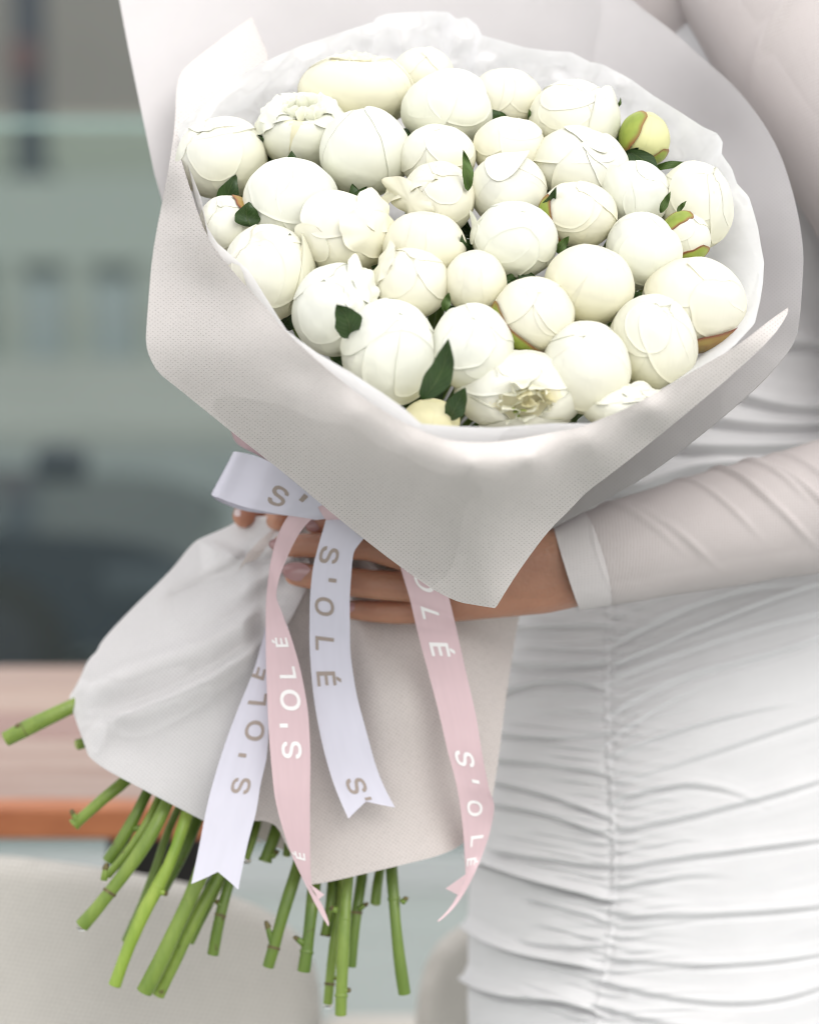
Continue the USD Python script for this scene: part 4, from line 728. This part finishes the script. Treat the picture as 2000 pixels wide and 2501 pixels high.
for n_, i in enumerate(ids):
    b = BU[i]; axw = b.ax[0] * R + b.ax[1] * U + b.ax[2] * B
    gx = 855 + 60 * (n_ / len(ids) - .5) * 2 + rg.normal(0, 12); gd = .088 + rg.uniform(-.014, .016)
    top = [b.c - axw * min(b.rx, b.ry) * .7, b.c - axw * .05 + (P(gx, 1400, gd) - b.c) * .15]
    mid = [P(gx, 1390, gd)]
    if i in assign:
        pth, w, d_, tone, knobs = ST[assign[i]]; low = [P(x, y, d_ + (.012 if k == 0 else 0)) for k, (x, y) in enumerate(pth)]
    else:
        w, tone, knobs, d_ = 30, 0, [], .10; low = [P(rg.uniform(480, 1050), 1830, .105), ]
    ctrl = np.array(top + mid + low); t = np.r_[0, np.cumsum(np.linalg.norm(np.diff(ctrl, axis=0), axis=1))]
    from scipy.interpolate import PchipInterpolator
    ts = np.linspace(0, t[-1], 46); c = PchipInterpolator(t, ctrl)(ts)
    wv = np.stack([fbm(np.stack([ts * 28, 0 * ts, 0 * ts + i * 3 + q_], -1), 2, 70 + q_) - .5 for q_ in range(2)], 1) * .0035 * sm(0, .03, t[-1] - ts)[:, None]; c = c + wv[:, :1] * R + wv[:, 1:] * B
    w = w * .92
    r = w / 2 * PX * (1.0 + .07 * np.sin(ts * 90 + i) + .12 * (fbm(np.stack([ts * 60, 0 * ts, 0 * ts + i], -1), 2, 9) - .5)) * np.interp(ts, [0, t[-1]], [.72, 1.0])
    for kx, ky, *_ in knobs: r = r * (1 + .10 * np.exp(-((np.linalg.norm(c - P(kx, ky, d_), axis=1)) / .004) ** 2))
    v, f = tube(c, r, 14)
    so = part(b.th, 'stem', v, f, M_stems[tone], smooth=50)
    tg = unit(c[-1] - c[-4])
    if i in assign: cv, cf = tube([c[-1] - tg * .0004, c[-1] + tg * .0005], [r[-1] * .97, r[-1] * .80], 14); part(so, 'cut_end', cv, cf, M_cut)
    for kx, ky, dx, dy in knobs:
        ln = math.hypot(dx, dy); u = np.array([dx, dy]) / max(ln, 1e-6); h = max(ln, 14)
        fr = -(w / 2 * PX) * .75
        p0 = P(kx, ky, d_ + fr * .6); p1 = P(kx + u[0] * h * .8, ky + u[1] * h * .8, d_ + fr * .9); p2 = P(kx + u[0] * h * 1.25, ky + u[1] * h * 1.25, d_ + fr)
        vv, ff = tube([p0, (p0 + p1) / 2, p1], np.array([.55, .5, .42]) * w / 2 * PX, 10); part(so, 'leaf_stub', vv, ff, M_stems[tone])
        vv, ff = tube([p1, (p1 + p2) / 2, p2], np.array([.44, .40, .24]) * w / 2 * PX, 8); vv = vv + .0006 * (fbm(vv * 900, 2, i)[:, None] - .5) * 2; part(so, 'scar', vv, ff, M_node)
        tg = unit(c[-1] - c[-12]); q = P(kx, ky, d_); near = c[np.argmin(np.linalg.norm(c - q, axis=1))]
        if (int(kx) % 2): continue
        vv, ff = tube([near - tg * .0008, near, near + tg * .0008], np.array([1.0, 1.04, 1.0]) * (w / 2 * PX) * 1.06, 14, cap=False); part(so, 'scar', vv, ff, M_node if (i % 2) else M_stems[tone])
    if i in assign and assign[i] in (4, 13, 19):
        s_ = trimesh.creation.icosphere(2, .0022); s_.apply_scale((1.3, 1, .8)); s_.apply_translation(c[-1] + tg * .0004 if False else c[-1] - U * .0012)
        dm = usdkit.material(stage, LK + f'water_{i}', {'p': ('principled_bsdf', {'base_color': (1, 1, 1), 'roughness': .02, 'ior': 1.33, 'transmission_weight': 1.0})}, surface='p.BSDF')
        tmpart(so, 'water_drop', s_, dm, smooth=True)

# ------------------------------------------------------------------ person
per = thing('person', 'person in a ruched white long sleeved dress holding the bouquet in both hands', 'person', P(1700, 2400, .2))
def sp(x, y, d, r): return m3.Manifold.sphere(r, 20).translate(tuple(map(float, P(x, y, d))))
def el(x, y, d, rx, ry, rz): return m3.Manifold.sphere(1, 40).scale((rx, rz, ry)).translate(tuple(map(float, P(x, y, d))))
def chain(js):
    s_ = [sp(*j) for j in js]; return [m3.Manifold.batch_hull([a, b_]) for a, b_ in zip(s_, s_[1:])]
hull = m3.Manifold.batch_hull
bones = []
px = PX
# torso (kept inside the dress)
tors = [(1900, -60, .27, 90, 60, .05), (1880, 150, .26, 300, 160, .085), (1850, 620, .27, 330, 160, .09), (1820, 1000, .28, 330, 160, .085), (1880, 1350, .28, 470, 170, .095), (1900, 1750, .29, 590, 170, .105), (1920, 2200, .29, 640, 170, .105), (1930, 2650, .29, 620, 170, .105)]
te = [el(x, y, d, rx * px, ry * px, rz) for x, y, d, rx, ry, rz in tors]
for a_, b_ in zip(te, te[1:]): bones.append(hull([a_, b_]))
bones += chain([(1680, -60, .275, .040), (1640, 40, .28, .035), (1640, 200, .28, .045)])      # upper chest towards the neckline
bones += chain([(1900, -60, .25, .055), (1900, -330, .25, .052)])                            # neck
# left arm
bones += chain([(1890, -70, .19, .050), (1905, -40, .16, .048), (2030, 190, .127, .046), (2175, 450, .117, .043), (2400, 1080, .10, .038), (2020, 1232, .085, .034), (1650, 1315, .062, .028), (1440, 1362, .05, .0235)])
# wrist and palm
wr_ = [sp(1420, 1352, .048, .0185), sp(1420, 1395, .050, .0195)]; wr2 = [sp(1330, 1366, .045, .0165), sp(1330, 1428, .047, .0165)]
bones.append(hull(wr_ + wr2)); k1 = [sp(1040, 1322, .040, .0105), sp(1045, 1385, .034, .0112), sp(1050, 1438, .036, .0105), sp(1075, 1480, .042, .0098)]
bones.append(hull(wr2 + k1))
FG = [[(1040, 1318, .040, .0090), (915, 1272, .043, .0080), (825, 1270, .048, .0072), (770, 1277, .054, .0062)],
      [(1045, 1375, .034, .0090), (905, 1335, .037, .0081), (795, 1332, .043, .0074), (690, 1333, .055, .0062)],
      [(1050, 1438, .036, .0088), (915, 1428, .038, .0084), (810, 1417, .042, .0078), (724, 1402, .050, .0068)],
      [(1075, 1486, .042, .0080), (985, 1496, .043, .0067), (915, 1494, .046, .0063), (862, 1490, .051, .0054)]]
for fgr in FG: bones += chain(fgr)
bones += chain([(1270, 1368, .05, .014), (1160, 1300, .075, .0125), (1070, 1250, .09, .0105), (990, 1235, .098, .008)])  # thumb, behind the paper
# right arm behind the bouquet, hand reaching round the left of the stems
bones += chain([(1600, 40, .22, .045), (1330, 350, .26, .042), (1180, 800, .25, .036), (980, 1050, .20, .030), (880, 1190, .16, .022)])
bones.append(hull([sp(880, 1190, .15, .020), sp(760, 1260, .135, .012), sp(780, 1350, .135, .012)]))
bones += chain([(760, 1262, .135, .0095), (655, 1262, .128, .0085), (610, 1262, .108, .0078), (598, 1260, .093, .0072)])
bones += chain([(770, 1300, .135, .0095), (680, 1290, .125, .0085), (665, 1280, .10, .0075), (690, 1268, .076, .0068)])
bd_ = m3.Manifold.batch_boolean(bones, m3.OpType.Add).refine_to_length(.0042)
mm = bd_.to_mesh(); tm = trimesh.Trimesh(mm.vert_properties[:, :3], mm.tri_verts, process=True)
trimesh.smoothing.filter_taubin(tm, lamb=.5, nu=.53, iterations=10)
part(per, 'body', tm.vertices, tm.faces, M_skin, smooth=True)
def nail(cx, cy, hl, hw, ang, d, mat, curv=1.0, slope=0.):
    a, b_ = np.meshgrid(np.linspace(-1, 1, 13), np.linspace(-1, 1, 11), indexing='ij')
    aa = a * np.sqrt(1 - b_ ** 2 / 2); bb = b_ * np.sqrt(1 - a ** 2 / 2)
    ca, sa = math.cos(ang), math.sin(ang); x = cx + (aa * hl * ca - bb * hw * sa); y = cy + (aa * hl * sa + bb * hw * ca)
    dep = d + curv * (bb ** 2 * .0022 + aa ** 2 * .0006) + slope * aa * hl * PX
    v = P(x, y, dep).reshape(-1, 3); k = len(v); v2 = v + F * .0012
    idx = np.arange(k).reshape(13, 11); bd = np.r_[idx[0], idx[1:, -1], idx[-1, -2::-1], idx[-2:0:-1, 0]]; b2 = np.roll(bd, -1); f = grid_faces(13, 11)
    part(per, 'fingernail', np.vstack([v, v2]), np.vstack([f[:, ::-1], f + k, np.stack([bd, b2, b2 + k, bd + k], 1)]), mat)
nail(724, 1396, 36, 23, .10, .0402, M_nail, slope=-.10); nail(690, 1331, 34, 18, .06, .0472, M_nail, slope=-.12); nail(764, 1283, 20, 15, .1, .0462, M_nail); nail(860, 1486, 17, 14, .15, .0446, M_nail)
nail(584, 1254, 13, 12, .9, .0862, M_nailp)

# dress: ruched tube following the body, folds gathered at a seam
YL = np.array([-260, 12, 300, 700, 1000, 1300, 1560, 1900, 2200, 2700]); XL = np.array([1545, 1540, 1490, 1410, 1372, 1310, 1222, 1172, 1160, 1160]); XR = np.array([2320, 2330, 2300, 2260, 2240, 2440, 2600, 2690, 2720, 2700])
DC = np.array([.27, .27, .27, .28, .28, .285, .29, .29, .29, .29]); BB = np.array([.115, .12, .135, .118, .108, .12, .132, .136, .136, .136])
nY, nT = 880, 420
ty = np.linspace(0, 1, nY)[:, None]; th_ = np.r_[np.linspace(-.12 * np.pi, np.pi * .62, 340), np.linspace(np.pi * .62, 1.88 * np.pi, 80, endpoint=False)][None]
cs_ = -np.cos(th_); sn = np.sin(th_)
topy = np.where(cs_ < -.8, -60, np.where(cs_ < -.7, -60 - (cs_ + .8) * 860, -146.0))
Y = topy + (2660 - topy) * ty
ip = lambda arr: CubicSpline(YL, arr)(Y)
xl, xr, dc, bb = ip(XL), ip(XR), ip(DC), ip(BB)
sw = lambda a, p: np.sign(a) * np.abs(a) ** p
X = (xl + xr) / 2 + (xr - xl) / 2 * sw(cs_, .9); Dd = dc - bb * sw(sn, .85)
SE = CubicSpline([900, 1180, 1500, 1800, 2000, 2250, 2501, 2700], [1535, 1515, 1492, 1490, 1502, 1498, 1464, 1450])
hd = np.zeros_like(X)
def fold(pts, w, a, x0fade=40, x1fade=60):
    pts = np.asarray(pts, float)
    yy = CubicSpline(pts[:, 0], pts[:, 1])(X) if len(pts) > 2 else np.interp(X, pts[:, 0], pts[:, 1])
    t = (Y - yy) / w; m_ = sm(pts[0, 0] - x0fade, pts[0, 0] + x0fade, X) * sm(pts[-1, 0] + x1fade, pts[-1, 0] - x1fade, X)
    return 1.12 * a * m_ * (np.exp(-(t / 1.15) ** 2) + .35 * np.exp(-((t + 2.2) / 1.6) ** 2) - .75 * np.exp(-((t - 1.9) / .75) ** 2))
LF = [[(1257, 1538), (1380, 1527), (1486, 1523)], [(1251, 1619), (1380, 1624), (1491, 1610)], [(1230, 1700), (1370, 1662), (1490, 1685)], [(1230, 1789), (1370, 1797), (1494, 1790)], [(1220, 1851), (1350, 1862), (1497, 1885)], [(1217, 1906), (1350, 1938), (1497, 1995)], [(1215, 1960), (1350, 1985), (1497, 2040)],
      [(1220, 2073), (1350, 2092), (1497, 2110)], [(1160, 2090), (1309, 2141), (1497, 2193)], [(1300, 2190), (1400, 2215), (1497, 2245)], [(1145, 2250), (1230, 2303), (1340, 2335), (1465, 2360)], [(1290, 2295), (1400, 2305), (1490, 2300)], [(1138, 2376), (1178, 2402), (1300, 2430), (1465, 2465)]]
RF = [[(1497, 1575), (1600, 1520), (1740, 1460), (1900, 1425)], [(1497, 1625), (1674, 1545), (1830, 1480), (2010, 1420)], [(1497, 1660), (1720, 1572), (2010, 1492)], [(1497, 1744), (1570, 1697), (1779, 1619), (2010, 1548)], [(1502, 1800), (1600, 1732), (1680, 1690)], [(1502, 1840), (1674, 1776), (1850, 1730)], [(1502, 1906), (1674, 1854), (1850, 1795), (2010, 1742)],
      [(1507, 1950), (1620, 1915), (1780, 1925)], [(1507, 2021), (1779, 1963), (2010, 1898)], [(1507, 2115), (1674, 2089), (2010, 2045)], [(1507, 2160), (1600, 2140), (1700, 2130)], [(1502, 2228), (1730, 2226), (2010, 2205)], [(1495, 2330), (1674, 2348), (2010, 2322)], [(1475, 2390), (1622, 2425), (1880, 2435), (2010, 2400)], [(1465, 2445), (1620, 2490), (1800, 2510)]]
WF = [[(1700, 930), (1818, 962), (1905, 984), (2080, 970)], [(1600, 985), (1755, 1020), (1887, 1034), (2080, 1020)], [(1560, 1060), (1671, 1083), (1800, 1089), (1922, 1087), (2080, 1078)], [(1520, 1195), (1574, 1185), (1678, 1143), (1880, 1123), (2080, 1130)], [(1540, 1225), (1640, 1195), (1760, 1165)], [(1860, 840), (1956, 826), (2080, 850)], [(1700, 20), (1790, 90), (1830, 200)]]
rg = np.random.default_rng(3)
for k, p_ in enumerate(LF): hd += fold(p_, 5.5 + 2.5 * rg.random(), .0020 + .0010 * rg.random() + (.0035 if k in (8, 10, 12) else 0), 30, 30)
for k, p_ in enumerate(RF): hd += fold(p_, 6 + 3 * rg.random(), .0017 + .0010 * rg.random(), 30, 120)
for y_ in np.arange(1515, 2660, 27):
    y0 = y_ + rg.uniform(-9, 9); k_ = (y0 - 1500) / 1000
    x0 = rg.uniform(1240, 1420); hd += fold([(x0, y0 - (1490 - x0) * (.02 + .30 * k_)), (1490, y0)], rg.uniform(3.2, 5.5), rg.uniform(.0006, .0014), 40, 12)
    y0 = y_ + rg.uniform(-9, 9); x1 = rg.uniform(1560, 1760); hd += fold([(1500, y0), (x1, y0 - (x1 - 1500) * (.42 - .40 * k_))], rg.uniform(3.2, 5.5), rg.uniform(.0006, .0013), 12, 60)
for p_ in WF: hd += fold(p_, 15, .0048, 60, 60)
# gathers at the seam
sx_ = X - SE(np.clip(Y, 900, 2700)); ww = np.where(sx_ < 0, 80, 60)
fold_n = np.sin(Y / 4.6 + 2.2 * fbm(np.stack([0 * Y + (sx_ > 0) * 3.3, Y / 40, 0 * Y], -1), 3, 3) * 3 + sx_ * np.where(sx_ > 0, -.035, .012))
seam_on = sm(1150, 1220, Y)
hd += .0012 * fold_n * np.exp(-np.abs(sx_) / ww) * seam_on * (.5 + fbm(np.stack([0 * Y + (sx_ > 0) * 7., Y / 60, 0 * Y], -1), 2, 8))
hd += (.0006 * np.exp(-(sx_ / 4.5) ** 2) * (.8 + .4 * np.sin(Y / 2.6 + 2 * np.sin(Y / 31))) - .0004 * np.exp(-((np.abs(sx_) - 10) / 5) ** 2)) * seam_on
sl = np.where(sx_ < 0, .16, -.28)
hd += .0022 * (fbm(np.stack([X / 420, (Y - sl * X) / 60, 0 * X], -1), 3, 31) - .5) * sm(1150, 1300, Y) + .0025 * (fbm(np.stack([X / 350, Y / 75, 0 * X + 5], -1), 2, 33) - .5) * sm(1250, 1100, Y)
base = P(X, Y, Dd)
dx = np.gradient(base, axis=1); dy = np.gradient(base, axis=0); nn = unit(np.cross(dy, dx)); out = unit(base - P((xl + xr) / 2, Y, dc)); nn = nn * np.sign((nn * out).sum(-1, keepdims=True))
pos = base + nn * (hd + .004)[..., None]
f = grid_faces(nY, nT, True)
vv = pos.reshape(-1, 3); fn = np.cross(vv[f[0, 1]] - vv[f[0, 0]], vv[f[0, 2]] - vv[f[0, 0]])
dr = part(per, 'dress', vv, f, M_dress, np.stack([X.ravel(), Y.ravel()], 1) / 100)
# sleeves
def sleeve(js, folds, name, mat, n=260, m_=120, seed=1, t0=0., t1=1., thick=0.):
    a = np.asarray(js, float); c = Pl(a[:, :3]); t = np.r_[0, np.cumsum(np.linalg.norm(np.diff(c, axis=0), axis=1))]
    s_ = np.linspace(t[-1] * t0, t[-1] * t1, n); cc = CubicSpline(t, c)(s_); rr = np.interp(s_, t, a[:, 3]) + thick
    tg = unit(np.gradient(cc, axis=0)); e1 = unit(np.cross(tg, np.broadcast_to(F, tg.shape))); e2 = np.cross(tg, e1)
    ph = np.linspace(0, 2 * np.pi, m_, endpoint=False); w = np.zeros((n, m_)); sg = np.broadcast_to(s_[:, None], (n, m_)); pg_ = np.broadcast_to(ph, (n, m_))
    for s0, p0, sl_, ln, wd, am in folds:
        dp = np.angle(np.exp(1j * (pg_ - p0))); w += am * np.exp(-((sg - s0 - sl_ * dp - .004 * dp ** 2) / wd) ** 2) * np.exp(-(dp / ln) ** 4)
    w += .0016 * (fbm(np.stack([sg * 30, np.cos(pg_) * 1.3, np.sin(pg_) * 1.3], -1), 2, seed) - .5)
    v = cc[:, None] + (rr[:, None] + w)[..., None] * (np.cos(ph)[None, :, None] * e1[:, None] + np.sin(ph)[None, :, None] * e2[:, None])
    uv = np.stack([np.broadcast_to(s_[:, None], (n, m_)), pg_ * np.mean(rr)], -1).reshape(-1, 2) / PX / 100
    return part(dr, name, v.reshape(-1, 3), grid_faces(n, m_, True)[:, ::-1], mat, uv), cc, tg
J = [(1389, 1384, .050, .0248), (1500, 1352, .052, .0288), (1650, 1315, .062, .0318), (1850, 1272, .074, .0348), (2020, 1234, .085, .0382), (2220, 1170, .10, .041), (2400, 1085, .115, .046)]
# phi: 0 = across (down/up), measured so that -pi/2 faces the camera
FO = [(0.036, 0.75, 0.014, 0.9, 0.00208, 0.001584), (0.05, 1.2, 0.022, 0.9, 0.0024, 0.001584), (0.083, 0.8, 0.016, 0.85, 0.00176, 0.001872), (0.103, 0.7, 0.014, 0.7, 0.0016, 0.001872), (0.109, 1, 0.018, 1.05, 0.00176, 0.00216), (0.121, 0.6, 0.014, 0.7, 0.00176, 0.002016), (0.132, 1, 0.02, 1.1, 0.002, 0.002304), (0.15, 1.2, 0.02, 1.1, 0.0024, 0.00216)]
sleeve(J, FO, 'sleeve', M_sleeve, seed=4)
sleeve(J, [(.0136, 1.5, 0., 9., .0009, .0003)], 'cuff', M_cuff, n=60, m_=100, t0=-.004, t1=.060, thick=.0005, seed=4)
JU = [(1860, -160, .175, .062), (1905, -40, .155, .060), (2030, 190, .125, .056), (2178, 450, .115, .053), (2300, 760, .14, .050), (2405, 1085, .11, .046)]
sleeve(JU, [(.08, 1.5, .02, 1.2, .004, .003)], 'sleeve', M_sleeve, seed=14)
JR = [(1700, -190, .20, .055), (1590, 40, .22, .055), (1330, 350, .26, .050), (1180, 800, .25, .043), (980, 1050, .20, .036), (905, 1160, .165, .028)]
sleeve(JR, [], 'sleeve', M_sleeve, n=120, m_=60, seed=15)
